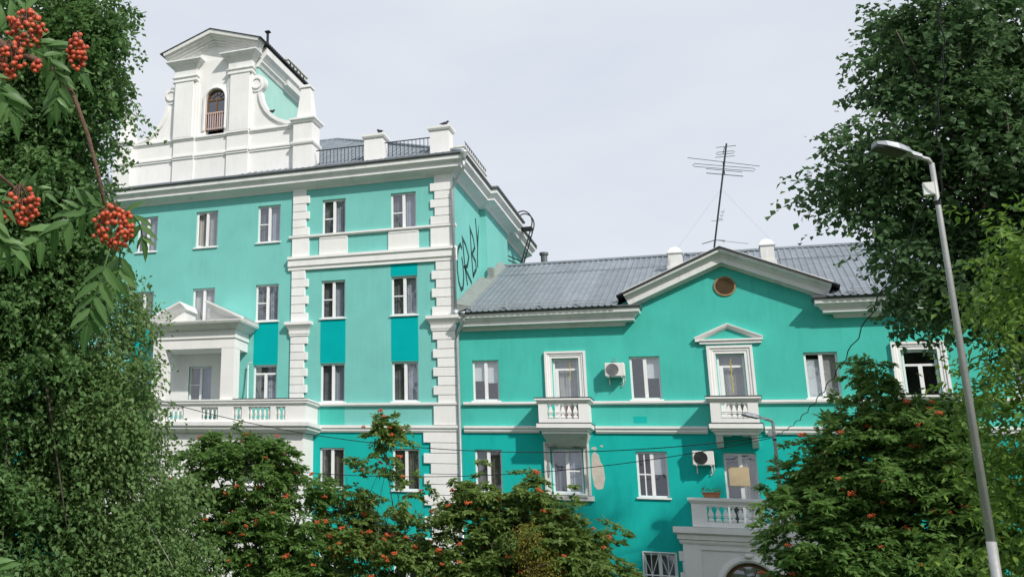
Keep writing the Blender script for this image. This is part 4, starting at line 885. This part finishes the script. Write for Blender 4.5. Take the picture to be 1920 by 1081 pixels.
# ================================================================== street lamps and wires
def lamp(x, y, top, r0_, r1_, L, yawl, lab, sc=1.):
    zb = gz(x, y)
    t = thing('street_lamp', lab, 'street lamp', (x, y, zb), 'street lamps in front of the building')
    b = MB(); b.tube([(x, y, zb-.3), (x, y, zb+2.2)], r0_, 12); b.tube([(x, y, zb+2.15), (x, y, top-.6), (x, y, top)], [r0_*.92, r1_*1.05, r1_], 12); b.build('post', 'post', t, smooth=True)
    v = Vector((math.cos(yawl), math.sin(yawl), 0)); s_ = Vector((-v.y, v.x, 0)); p = Vector((x, y, top))
    b = MB(); b.tube([p-Vector((0, 0, .02)), p+v*.03*sc+Vector((0, 0, .05*sc)), p+v*.2*sc+Vector((0, 0, .09*sc))], r1_*.95, 10); b.build('arm', 'post', t, smooth=True)
    b = MB(); st = [(.14, .045, .05), (.28, .055, .06), (.36, .12, .085), (.52, .15, .095), (.68, .14, .08), (.78, .08, .05)]
    vs = []; fs = []
    for a, w_, h_ in st:
        c_ = p+v*a*sc*L+Vector((0, 0, .05*sc+.22*a*sc))
        vs += [c_-s_*w_*sc-Vector((0, 0, h_*.35*sc)), c_+s_*w_*sc-Vector((0, 0, h_*.35*sc)), c_+s_*w_*sc*.8+Vector((0, 0, h_*.5*sc)), c_+Vector((0, 0, h_*.9*sc)), c_-s_*w_*sc*.8+Vector((0, 0, h_*.5*sc))]
    for i in range(len(st)-1):
        for j in range(5): fs.append((i*5+j, i*5+(j+1) % 5, (i+1)*5+(j+1) % 5, (i+1)*5+j))
    fs += [(0, 1, 2, 3, 4), tuple(range(len(st)*5-1, len(st)*5-6, -1))]
    b.add(vs, fs); hd = b.build('lamp_head', 'lampgrey', t)
    b = MB(); vs = []
    for a, w_ in ((.40, .085), (.56, .105), (.74, .095), (.80, .06)):
        c_ = p+v*a*sc*L+Vector((0, 0, .05*sc+.22*a*sc-.05*sc)); vs += [c_-s_*w_*sc, c_+s_*w_*sc]
    vs2 = [q+Vector((0, 0, .02)) for q in vs]
    b.add(vs+vs2, [(0, 1, 3, 2), (2, 3, 5, 4), (4, 5, 7, 6), (8, 10, 11, 9), (10, 12, 13, 11), (12, 14, 15, 13), (0, 8, 9, 1), (6, 7, 15, 14), (0, 2, 10, 8), (2, 4, 12, 10), (4, 6, 14, 12), (1, 9, 11, 3), (3, 11, 13, 5), (5, 13, 15, 7)]); b.build('lens', 'lampdark', hd)
    q = p-Vector((0, 0, .33*sc))+v*(r1_+.05*sc)
    b = MB(); b.box(q.x-.055*sc, q.x+.055*sc, q.y-.04*sc, q.y+.04*sc, q.z-.07*sc, q.z+.08*sc); b.build('junction_box', 'acwhite', t)
    b = MB(); b.lathe((x, y, top-.52*sc), [(r1_*1.25, 0), (r1_*1.25, .05)], 10); b.build('clamp', 'cable', t)
    return p
L1 = lamp(2.09, -25.6, 7.30, .050, .028, .80, R(203), 'tall grey street lamp post rising beside the rowan and the box elder', 1.0)
L2 = lamp(.30, -2.6, 6.62, .07, .045, 1.0, R(190), 'slim grey street lamp in front of the balcony with brackets', 1.05)
def wire(pts, r, lab, m='cable', sag=.0, n=14):
    b = MB(); out = []
    for a, c in zip(pts[:-1], pts[1:]):
        a, c = Vector(a), Vector(c)
        for i in range(n):
            u = i/n; out.append(a.lerp(c, u)-Vector((0, 0, 4*sag*u*(1-u))))
    out.append(Vector(pts[-1])); b.tube(out, r, 5); return tag(b.build('overhead_wire', m, smooth=True), lab, 'wire', 'overhead wires')
wire([(-20.5, -5, 7.4), L2-Vector((.05, 0, .42))], .014, 'upper black cable sagging across the facade to the slim lamp', sag=1.15, n=40)
wire([(-17.0, -8, 4.9), L2-Vector((.05, 0, .46))], .012, 'lower black cable sagging across the facade to the slim lamp', sag=.85, n=40)
b = MB(); pts = []; A_, B_ = L2-Vector((0, 0, .42)), L1-Vector((.05, 0, .35))
for i in range(70):
    u = i/69; p = A_.lerp(B_, u)-Vector((0, 0, 4*.55*u*(1-u))); pts.append(p+Vector((.025*math.sin(i*1.3), 0, .025*math.cos(i*1.3))))
b.tube(pts, .009, 5); tag(b.build('overhead_wire', 'cable', smooth=True), 'twisted cable running from the slim lamp up to the tall lamp', 'wire', 'overhead wires')
b = MB(); pts = []; A_, B_ = L1-Vector((0, .06, .5)), Vector((2.5, -27.5, 11.2))
for i in range(60):
    u = i/59; p = A_.lerp(B_, u)-Vector((0, 0, .3*u*(1-u))); pts.append(p+Vector((.018*math.sin(i*1.1)+.03*math.sin(i*.37), 0, .01*math.cos(i*1.1))))
b.tube(pts, .009, 5); tag(b.build('overhead_wire', 'cable', smooth=True), 'loose twisted cable climbing from the tall lamp through the maple', 'wire', 'overhead wires')

# ================================================================== vegetation
def np_mesh(name, V, F3, m, parent=None, smooth=False):
    me = bpy.data.meshes.new(name); off = np.array(root_loc(parent)); V = (V-off).astype(np.float32)
    me.vertices.add(len(V)); me.vertices.foreach_set('co', V.ravel())
    me.loops.add(F3.size); me.loops.foreach_set('vertex_index', F3.astype(np.int32).ravel())
    me.polygons.add(len(F3)); me.polygons.foreach_set('loop_start', np.arange(0, F3.size, F3.shape[1], dtype=np.int32))
    me.update(calc_edges=True); me.validate()
    return link(name, me, m, parent, smooth=smooth)
def unit(a): return a/np.maximum(1e-9, np.linalg.norm(a, axis=-1, keepdims=True))
def leaf_arrays(P, Dv, L, Wd, rng, flat=.0, curl=.12):
    """folded leaf blades: base, right, tip, left"""
    n = len(P); D_ = unit(Dv); up = np.tile([0., 0, 1], (n, 1))+rng.normal(0, .45, (n, 3)); S = unit(np.cross(D_, up)); Nn = np.cross(S, D_)
    L = L[:, None]; Wd = Wd[:, None]
    mid = P+D_*L*.42
    V = np.stack([P, mid+S*Wd*.5+Nn*Wd*.18, P+D_*L-Nn*L*curl, mid-S*Wd*.5+Nn*Wd*.18], 1).reshape(-1, 3)
    b = (np.arange(n)*4)[:, None]; F = np.concatenate([b+np.array([0, 1, 2]), b+np.array([0, 2, 3])], 1).reshape(-1, 3)
    return V, F
def lump(d, ph):
    return (np.sin(d[:, 0]*3.1+ph)*np.sin(d[:, 1]*2.7+ph*1.7)+np.sin(d[:, 2]*3.6+ph*2.3)*np.sin(d[:, 0]*2.2-ph)+.6*np.sin(d[:, 0]*6.3+d[:, 2]*5.1+ph)+.6*np.sin(d[:, 1]*5.7-d[:, 2]*6.9+ph*.7))/2.2
def tips_in(ells, n, rng, depth=.5, gap=-.55, freq=1., cl=0, sig=.4):
    """tips gathered in clumps (cl tips each) spread through the crown ellipsoids, outer half preferred"""
    e = np.array([x[:6] for x in ells], float); w = (e[:, 3]*e[:, 4]*e[:, 5])**.667; w = w*np.array([x[6] if len(x) > 6 else 1 for x in ells]); w /= w.sum()
    m = max(1, n//cl) if cl else n
    k = rng.choice(len(e), m, p=w); d = unit(rng.normal(size=(m, 3)))
    lm = lump(d*2.2, k*1.3)
    r = (1-depth*rng.random(m)**1.6)*((.76 if cl else .84)+.24*lm)
    P = e[k, :3]+d*e[k, 3:6]*r[:, None]; O = unit(d/np.maximum(.3, e[k, 3:6]))
    if cl:
        cnt = rng.integers(int(cl*.4), int(cl*1.6)+1, m); size = sig*rng.uniform(.6, 1.35, m)
        idx = np.repeat(np.arange(m), cnt); j = np.clip(rng.normal(size=(len(idx), 3)), -1.7, 1.7)*np.array([1, 1, .55])
        j += O[idx]*np.abs(rng.normal(0, .5, (len(idx), 1)))
        P = P[idx]+j*size[idx][:, None]; O = unit(O[idx]*.8+unit(j)*.7)
    g = lump(P*freq, 1.9); keep = g > gap
    return P[keep], O[keep], None
def broadleaf(P, O, rng, m, L, Wd, tl, droop):
    """each tip becomes a short drooping twig with m leaves"""
    n = len(P); s = np.linspace(.05, 1, m)[None, :, None]+rng.normal(0, .05, (n, m, 1))
    dirs = unit(O+rng.normal(0, .6, O.shape)+np.array([0, 0, -.15]))
    T_ = P[:, None, :]+dirs[:, None, :]*s*tl+np.array([0, 0, -1])*(s**2)*tl*droop
    side = np.where(np.arange(m) % 2 == 0, 1, -1)[None, :, None]
    sv = unit(np.cross(dirs, np.array([0, 0, 1.])+rng.normal(0, .2, dirs.shape)))
    D_ = dirs[:, None, :]*.55+sv[:, None, :]*side*.8+np.array([0, 0, -.45*droop-.25])+rng.normal(0, .4, (n, m, 3))
    T_ = T_+rng.normal(0, tl*.10, T_.shape)
    N_ = n*m
    return leaf_arrays(T_.reshape(-1, 3), D_.reshape(-1, 3), L*rng.uniform(.5, 1.25, N_), Wd*rng.uniform(.6, 1.25, N_), rng)
def pinnate(P, O, rng, per, rl, pairs, L, Wd):
    """rosettes of feathered leaves"""
    n = len(P)*per; C = np.repeat(P, per, 0)+rng.normal(0, .03, (n, 3)); Oo = np.repeat(O, per, 0)
    D_ = unit(Oo*.7+unit(rng.normal(size=(n, 3)))*np.array([1, 1, .5])*.9+np.array([0, 0, .12]))
    m = pairs*2+1; s = np.concatenate([np.repeat(np.linspace(.25, .95, pairs), 2), [1.]])
    R_ = rl*rng.uniform(.75, 1.2, n)[:, None, None]
    pos = C[:, None, :]+D_[:, None, :]*s[None, :, None]*R_+np.array([0, 0, -1])*(s**2)[None, :, None]*R_*.35
    sv = unit(np.cross(D_, np.array([0, 0, 1.])+rng.normal(0, .25, D_.shape)))
    sd = np.concatenate([np.tile([1, -1], pairs), [0]])[None, :, None]
    LD = D_[:, None, :]*.45+sv[:, None, :]*sd+np.array([0, 0, -.25])+rng.normal(0, .22, (n, m, 3)); LD[:, -1] = D_+np.array([0, 0, -.5])
    k = n*m
    return leaf_arrays(pos.reshape(-1, 3), LD.reshape(-1, 3), L*rng.uniform(.8, 1.15, k), Wd*rng.uniform(.8, 1.15, k), rng)
def trunk_mesh(base, ells, rng, r0_, stems=1, nl=14, tips=None, twig_r=.012):
    b = MB(); base = Vector(base); tops = []
    zmax = max(e[2] for e in ells); cen = np.mean([e[:3] for e in ells], 0)
    for s_ in range(stems):
        a = rng.uniform(0, 6.28); off = Vector((math.cos(a), math.sin(a), 0))*(.0 if stems == 1 else .25)
        e = ells[int(rng.integers(len(ells)))] if stems > 1 else ells[int(np.argmax([x[2] for x in ells]))]
        end = Vector(e[:3])+Vector((0, 0, e[5]*.5)); st = base+off
        pts = [st-Vector((0, 0, .3))]+[st.lerp(end, u)+Vector((rng.normal(0, .08), rng.normal(0, .08), 0))*(1 if 0 < u < 1 else 0)+Vector((0, 0, 0)) for u in (.15, .35, .6, .8, 1)]
        b.tube(pts, r0_/(stems**.5), 8, r1=r0_*.15/(stems**.5)); tops.append(pts)
    for i in range(nl):
        e = ells[i % len(ells)]; d = unit(rng.normal(size=(1, 3)))[0]; q = Vector([e[j]+d[j]*e[3+j]*.85 for j in range(3)])
        pts = tops[i % len(tops)]; u = rng.uniform(.35, .85); k = u*(len(pts)-1); a = pts[int(k)].lerp(pts[min(len(pts)-1, int(k)+1)], k-int(k))
        mid = a.lerp(q, .5)+Vector((0, 0, .1*(q-a).length)); b.tube([a, a.lerp(mid, .6), mid, q], [r0_*.28, r0_*.22, r0_*.16, r0_*.05], 6)
        if tips is not None and len(tips):
            for _ in range(6):
                tq = Vector(tips[int(rng.integers(len(tips)))])
                if (tq-mid).length < max(e[3:6])*.9: b.tube([mid.lerp(q, rng.uniform(0, .6)), (mid+tq)/2+Vector((0, 0, .05)), tq], twig_r, 4)
    return b
# berry cluster shared by the far rowans
def cluster_mesh(seed):
    rg = random.Random(seed); bm = bmesh.new()
    for i in range(26):
        d = Vector((rg.gauss(0, 1), rg.gauss(0, 1), rg.gauss(0, .55))).normalized()*rg.uniform(.4, 1)
        bmesh.ops.create_icosphere(bm, subdivisions=1, radius=.017, matrix=Matrix.Translation((d.x*.085, d.y*.085, d.z*.05)))
    me = bpy.data.meshes.new('berry_cluster'); bm.to_mesh(me); bm.free(); me.shade_smooth(); return me
CL = [cluster_mesh(i) for i in range(4)]
TRI = [0]
def plant(name, label, cat, base, ells, kind, n, seed, leafm, barkm='bark', r0_=.2, stems=1, nl=14, L=.1, Wd=.06, per=7, tl=.5, droop=.4, gap=-.55, depth=.5, freq=1., pairs=6, rl=.2, berries=0, group=None, bscale=1., extra=None, cl=0, sig=.4):
    rng = np.random.default_rng(seed); x, y = base; t = thing(name, label, cat, (x, y, gz(x, y)), group)
    P, O, k = tips_in(ells, n, rng, depth, gap, freq, cl, sig)
    if extra is not None:
        Pe = np.array([p for p in extra], float); P = np.concatenate([P, Pe]); O = np.concatenate([O, np.tile([0, 0, 1.], (len(Pe), 1))])
    trunk_mesh((x, y, gz(x, y)), ells, rng, r0_, stems, nl, P, .012 if r0_ < .15 else .018).build('trunk', barkm, t, smooth=True)
    if kind == 'broad': V, F = broadleaf(P, O, rng, per, L, Wd, tl, droop)
    else: V, F = pinnate(P, O, rng, per, rl, pairs, L, Wd)
    np_mesh('crown', V, F, leafm, t); TRI[0] += len(F)
    if berries:
        idx = rng.choice(len(P), min(berries, len(P)), replace=False)
        for i in idx:
            p = P[i]+O[i]*.22+np.array([0, -.08, .08]); o = link('berry_cluster', CL[int(rng.integers(4))], 'berry_far', t, p)
            s_ = rng.uniform(.75, 1.2)*bscale; s_ *= 1.1; o.scale = (s_, s_, s_); o.rotation_euler = (rng.uniform(-.4, .4), rng.uniform(-.4, .4), rng.uniform(0, 6.3))
    return t
# left linden
plant('linden_tree', 'tall dense dark green linden standing beside the curved roof gable', 'tree', (-19.6, -15), [(-19.5, -15, 16.5, 3.6, 3.4, 4.6), (-19.1, -15.2, 11.2, 3.2, 3.2, 3.2), (-20.9, -14.5, 13, 4, 3.5, 5), (-19.6, -15.4, 6.8, 3.4, 3.2, 3.4), (-17.6, -15.3, 16.2, 1.7, 1.6, 2.0, .9), (-19.8, -15.5, 3.6, 3.4, 2.8, 2.8), (-18.6, -15.5, 9.0, 2.6, 2.6, 2.4), (-18.5, -15.0, 2.2, 2.6, 2.2, 2.2)],
      'broad', 21000, 11, 'lime', r0_=.35, nl=26, L=.19, Wd=.15, per=7, tl=.42, droop=.5, gap=-.9, depth=.45, cl=30, sig=.42)
# birch in front of the portico
plant('birch_tree', 'pale green birch with fine drooping twigs beside the portico', 'tree', (-16.6, -13.2), [(-17.4, -13.2, 8.4, 1.6, 1.4, 2.2), (-17.1, -13.3, 5.8, 2.2, 2.0, 2.0), (-16.1, -13.3, 6.6, 1.1, 1.0, 1.2), (-16.1, -13.0, 3.7, 2.3, 2, 2.0), (-17.9, -13.5, 4.5, 2.2, 2, 2.5), (-15.8, -12.8, 2.0, 2.2, 1.8, 1.6), (-18.1, -13.2, 2.0, 2.0, 1.8, 1.6)],
      'broad', 9000, 12, 'birchleaf', 'bark_birch', r0_=.13, nl=12, L=.15, Wd=.115, per=8, tl=.55, droop=1.1, gap=-.38, depth=.6, cl=30, sig=.36, freq=1.5)
# rowans in front of the facade
RG = 'rowan trees along the facade'
plant('rowan_tree', 'bushy rowan with orange berries under the long balcony of the tall block', 'tree', (-13.6, -9), [(-14.0, -9, 4.5, 1.5, 1.4, 1.5), (-15.2, -9, 4.2, 1.5, 1.3, 1.6), (-12.7, -9, 3.6, 1.35, 1.2, 1.4), (-13.6, -9, 2.0, 2.4, 1.6, 1.5), (-15.9, -9.4, 2.6, 1.6, 1.2, 1.6), (-12.5, -9, 1.8, 1.0, 1.2, 1.2)],
      'pinnate', 1350, 21, 'rowanleaf', r0_=.10, stems=4, nl=16, L=.165, Wd=.082, per=4, pairs=5, rl=.26, gap=-.75, depth=.7, cl=9, sig=.27, berries=110, group=RG)
plant('rowan_tree', 'sparse leggy rowan with one tall berry topped shoot before the block corner', 'tree', (-10.6, -8), [(-11.3, -8, 4.2, .8, .8, .8), (-10.9, -8, 3.0, 1.3, 1.2, 1.0), (-9.6, -8, 3.9, .75, .8, .8), (-10.3, -8, 5.2, .35, .35, .75), (-10.2, -8, 5.85, .22, .22, .4, 1.2), (-10.6, -8, 1.8, 2.0, 1.2, 1.4), (-9.4, -8, 2.6, 1.2, 1.0, 1.3), (-11.4, -8, 3.1, 1.0, 1.0, 1.2), (-8.6, -8, 2.6, .9, .9, 1.2)],
      'pinnate', 640, 22, 'rowanleaf_light', r0_=.07, stems=6, nl=18, L=.165, Wd=.082, per=3, pairs=5, rl=.26, gap=-.9, depth=.9, cl=6, sig=.24, berries=110, group=RG,
      extra=[(-10.25, -8, 6.1), (-10.0, -8, 6.15), (-9.75, -8.05, 6.12), (-10.4, -8, 5.7)])
plant('rowan_tree', 'broad low rowan with thin upright shoots before the corroded window surround', 'tree', (-6.6, -8), [(-7.4, -8, 3.2, 1.15, 1.1, 1.2), (-6.3, -8, 3.1, 1.1, 1.1, 1.1), (-7.0, -8, 1.7, 1.6, 1.3, 1.3), (-5.2, -8.1, 2.9, 1.0, 1.1, 1.05), (-4.4, -8.1, 2.3, .9, 1.0, 1.2), (-7.3, -8, 4.35, .35, .4, .5, .8), (-6.0, -8, 4.2, .4, .4, .4, .7)],
      'pinnate', 1100, 23, 'rowanleaf_light', r0_=.09, stems=5, nl=18, L=.165, Wd=.082, per=4, pairs=5, rl=.26, gap=-.8, depth=.75, cl=9, sig=.27, berries=80, group=RG,
      extra=[(-7.25, -8, 4.85), (-6.2, -8, 4.6), (-5.9, -8, 4.55), (-7.6, -8, 4.5)])
plant('yellow_shrub', 'small yellow green shrub in front of the broad low rowan', 'shrub', (-5.7, -9.2), [(-5.75, -9.2, 2.7, .45, .45, .75), (-5.6, -9.2, 1.9, .6, .55, .9)], 'broad', 420, 24, 'yellowbush', r0_=.04, stems=4, nl=6, L=.075, Wd=.04, per=9, tl=.3, droop=.5, gap=-1.5, depth=.8)
plant('rowan_tree', 'big full rowan dotted with orange berries beside the tall street lamp', 'tree', (2.2, -10.5), [(2.4, -10.5, 6.0, .5, .8, 1.1), (3.4, -10.5, 5.3, .9, 1.0, 1.2), (2.3, -10.5, 7.0, .2, .3, .4, .8), (2.0, -10.5, 5.0, 1.25, 1.3, 1.3), (3.0, -10.5, 4.6, 1.5, 1.4, 1.5), (1.4, -10.6, 4.0, 1.1, 1.2, 1.1), (1.3, -10.5, 3.0, 1.25, 1.3, 1.2), (2.8, -10.5, 2.6, 1.8, 1.5, 1.6), (.9, -10.5, 2.0, 1.0, 1.1, 1.1), (4.3, -10.4, 4.2, 1.3, 1.3, 1.6)],
      'pinnate', 2500, 25, 'rowanleaf', r0_=.11, stems=4, nl=22, L=.165, Wd=.082, per=4, pairs=5, rl=.26, gap=-.85, depth=.6, cl=10, sig=.27, berries=190, group=RG, bscale=.95)
# right maple behind the tall lamp
plant('maple_tree', 'tall dark maple overhanging the wing roof behind the tall street lamp', 'tree', (6.4, -11), [(4.65, -11.5, 14.4, 1.7, 2, 2.0), (3.85, -11.5, 12.5, 1.7, 1.8, 1.5), (3.25, -11.5, 11.2, 1.45, 1.6, 1.2), (5.60, -11.5, 11.2, 2.2, 2.2, 2.4), (4.25, -11.5, 9.3, 1.5, 1.6, 1.4), (6.40, -11.2, 8.5, 1.5, 1.8, 1.4), (8.10, -11, 13.2, 2.3, 2.6, 2.8), (8.30, -11, 9.5, 2.8, 2.8, 2.6), (5.70, -11.3, 7.4, .6, .8, .9)],
      'broad', 14000, 31, 'mapleleaf', r0_=.28, nl=34, L=.175, Wd=.145, per=6, tl=.42, droop=.35, gap=-.6, depth=.6, cl=34, sig=.42)
# box elder near the right edge
plant('box_elder', 'bright green box elder with pointed leaves beside the tall street lamp', 'tree', (4.6, -24.6), [(3.75, -24.6, 5.5, 1.35, 1.2, 1.2), (3.65, -24.6, 4.1, 1.45, 1.2, 1.3), (3.15, -24.6, 2.8, 1.6, 1.2, 1.2), (3.5, -24.6, 6.3, .75, .7, .7)],
      'broad', 3300, 32, 'boxelder', r0_=.12, stems=3, nl=14, L=.13, Wd=.055, per=8, tl=.36, droop=.5, gap=-.9, depth=.6, cl=14, sig=.25)

# ================================================================== near rowan branch: trunk stands outside the view on the left
O_ = CAM
def fp(u, v, dpt=1.9):
    return CAM+(RT*((u-342.4)/2050.4)-UP*((v-373.2)/2050.4)+FW)*dpt
nr_ = thing('rowan_tree', 'near rowan with hanging orange berry clusters and large feathered leaves', 'tree', (-2.9, -39.4, gz(-2.9, -39.4)), RG.replace('along the facade', 'near'))
b = MB(); tb = Vector((-2.9, -39.4, gz(-2.9, -39.4)))
b.tube([tb-Vector((0, 0, .3)), tb+Vector((.05, 0, 1)), tb+Vector((.2, .05, 2.2)), tb+Vector((.5, .0, 3.0))], .07, 10, r1=.035)
b.tube([tb+Vector((.2, .05, 2.2)), Vector((-2.0, -39.3, 3.6)), Vector((-1.5, -39.4, 3.72)), fp(-160, -40)], .03, 8, r1=.012)
b.build('trunk', 'bark', nr_, smooth=True)
b = MB(); b.tube([fp(-160, -40), fp(-60, 40), fp(10, 88), fp(80, 118), fp(122, 145), fp(142, 190), fp(165, 255), fp(184, 325), fp(196, 385)], [.012, .010, .008, .006, .0045, .004, .004, .0035, .003], 8); b.build('branch', 'twig', nr_, smooth=True)
b = MB(); b.tube([Vector((-1.5, -39.4, 3.72)), fp(-120, 180, 1.95), fp(-40, 290, 1.95), fp(2, 332, 1.95), fp(32, 356, 1.95)], [.012, .008, .005, .0035, .0025], 7); b.build('branch', 'twig', nr_, smooth=True)
# leaflet blade
def leaflet_mesh(w, bend, seed):
    n = 7; vs = []; fs = []; rg = random.Random(seed)
    for i in range(n+1):
        u = i/n; hw = w*(math.sin(math.pi*min(1, u*.93+.07)**.75))*(1 if i < n else 0)
        if 0 < i < n: hw *= 1+.10*(1 if i % 2 else -1)
        z = -bend*u*u; vs += [(u, -hw, z+hw*.35), (u, 0, z), (u, hw, z+hw*.35)]
    for i in range(n): fs += [(3*i, 3*i+3, 3*i+4, 3*i+1), (3*i+1, 3*i+4, 3*i+5, 3*i+2)]
    me = bpy.data.meshes.new('leaflet'); me.from_pydata(vs, [], fs); me.materials.append(M['fgleaf']); me.shade_smooth(); return me
LM = [leaflet_mesh(.15, .18, 1), leaflet_mesh(.14, .30, 2), leaflet_mesh(.155, .08, 3), leaflet_mesh(.145, .24, 4)]
rg = random.Random(77)
PXM = 1.9/2050.4
def frond(pts, lens, pairs, hang, dpt=1.9, tilt=0.):
    """rachis through pixel-plane points near the branch; leaflets in pairs along it"""
    P = [fp(u, v, dpt+(w[0] if w else 0)) for u, v, *w in pts]
    b = MB(); b.tube(P, [.0016]*(len(P)-1)+[.0008], 6); lf = b.build('leaf', 'fgleaf', nr_, smooth=True)
    tot = len(P)-1
    def at(u): k = min(tot-1e-6, u*tot); i = int(k); return P[i].lerp(P[i+1], k-i), (P[i+1]-P[i]).normalized()
    for i in range(pairs):
        u = .22+.73*i/max(1, pairs-1); p, t = at(u); sd = t.cross(FW).normalized(); L = lens*PXM*(.60+.42*math.sin(math.pi*min(1, .2+u*.75)))*rg.uniform(.88, 1.1)
        for s_ in (-1, 1):
            d = (t*.55+sd*s_*.9-UP*hang*rg.uniform(.7, 1.2)+FW*rg.uniform(-.35, .35)+FW*tilt*s_).normalized(); put(lf, p, d, L)
    p, t = at(.999); put(lf, p, (t-UP*.25*hang).normalized(), lens*PXM)
def put(lf, p, d, L):
    up = (UP*.6-FW*.7+RT*rg.uniform(-.4, .4)); y = up.cross(d).normalized(); z = d.cross(y)
    o = link('leaflet', LM[rg.randrange(4)], None, lf); o.matrix_local = Matrix.Translation(p-root_loc(lf)) @ Matrix(((d.x*L, y.x*L, z.x*L, 0), (d.y*L, y.y*L, z.y*L, 0), (d.z*L, y.z*L, z.z*L, 0), (0, 0, 0, 1)))
frond([(20, 75), (70, 78), (115, 95), (150, 135)], 52, 7, .5)
frond([(60, 95), (95, 110), (110, 150), (108, 190)], 46, 6, .3, 1.88)
frond([(118, 130), (112, 165), (100, 205)], 45, 5, .3, 1.93)
frond([(200, 388), (150, 405), (95, 432), (40, 468), (10, 490)], 60, 7, .75, 1.9)
frond([(206, 465), (190, 520), (172, 570), (165, 605)], 62, 5, .35, 1.89)
frond([(222, 395), (245, 398), (262, 420), (268, 448)], 46, 4, .45, 1.92)
frond([(226, 468), (222, 505), (212, 540)], 56, 4, .4, 1.93)
frond([(196, 388), (160, 385), (130, 395)], 42, 4, .2, 1.94)
frond([(-60, 120), (-20, 150), (10, 180), (20, 205)], 62, 5, .5, 1.86)
frond([(-40, 60), (0, 60), (30, 40), (50, 15)], 48, 5, .3, 1.95)
frond([(20, 352), (-20, 400), (-10, 440), (20, 462)], 60, 6, .5, 1.86)
frond([(30, 352), (60, 345), (85, 362)], 34, 4, .3, 1.97)
frond([(-70, 330), (-20, 360), (5, 385)], 45, 4, .4, 1.9)
b = MB(); b.tube([tb+Vector((.1, .02, 1.5)), Vector((-2.2, -39.2, 2.75)), fp(-120, 1010, 1.8), fp(-50, 1040, 1.8)], [.02, .012, .005, .003], 7); b.build('branch', 'twig', nr_, smooth=True)
frond([(-60, 1038), (-25, 1050), (5, 1068), (12, 1095)], 46, 5, .2, 1.8)
# berries, each its own small sphere with a dark eye
bm = bmesh.new(); bmesh.ops.create_icosphere(bm, subdivisions=2, radius=1); BM = bpy.data.meshes.new('berry'); bm.to_mesh(BM); bm.free(); BM.materials.append(M['berry']); BM.materials.append(M['berry_eye']); BM.shade_smooth()
for p in BM.polygons:
    if p.center.z < -.93: p.material_index = 1
def cluster(cu, cv, ru, rv, n, dpt=1.9, shape=None, stem=None):
    b = MB(); s0 = fp(*(stem or (cu, cv-rv*1.05)), dpt); c = fp(cu, cv, dpt); ends = []
    tries = 0
    while len(ends) < n and tries < 6000:
        tries += 1; x, y, z = rg.gauss(0, 1), rg.gauss(0, 1), rg.gauss(0, 1); l = math.sqrt(x*x+y*y+z*z); k = rg.uniform(.55, 1)/l; x, y, z = x*k, y*k, z*k*.8
        if shape and not shape(x, y): continue
        q = c+RT*(x*ru*PXM)+UP*(y*rv*PXM)+FW*(z*.5*(ru+rv)*PXM)
        if any((q-e).length < .0076 for e in ends): continue
        ends.append(q)
    for q in ends[::3]: b.tube([s0, s0.lerp(q, .5)+UP*.004, q], .0006, 4)
    cl = b.build('berry_cluster', 'twig', nr_)
    for q in ends:
        d = (q-c).normalized(); d = (d-UP*.4-FW*.35).normalized(); r = rg.uniform(.0041, .0054)
        o = link('berry', BM, None, cl); o.location = q-root_loc(cl); o.scale = (r, r, r*.95); o.rotation_euler = (-d).to_track_quat('Z', 'Y').to_euler()
cluster(50, 56, 42, 38, 62); cluster(18, 112, 33, 36, 42, 1.87); cluster(145, 98, 19, 38, 42); cluster(70, 124, 10, 14, 8, 1.85)
cluster(38, 385, 38, 40, 62, 1.93, shape=lambda x, y: not (abs(x) < .35 and y > .35)); cluster(214, 427, 41, 45, 88)
print('LEAF TRIS', TRI[0], 'OBJECTS', len(bpy.data.objects))
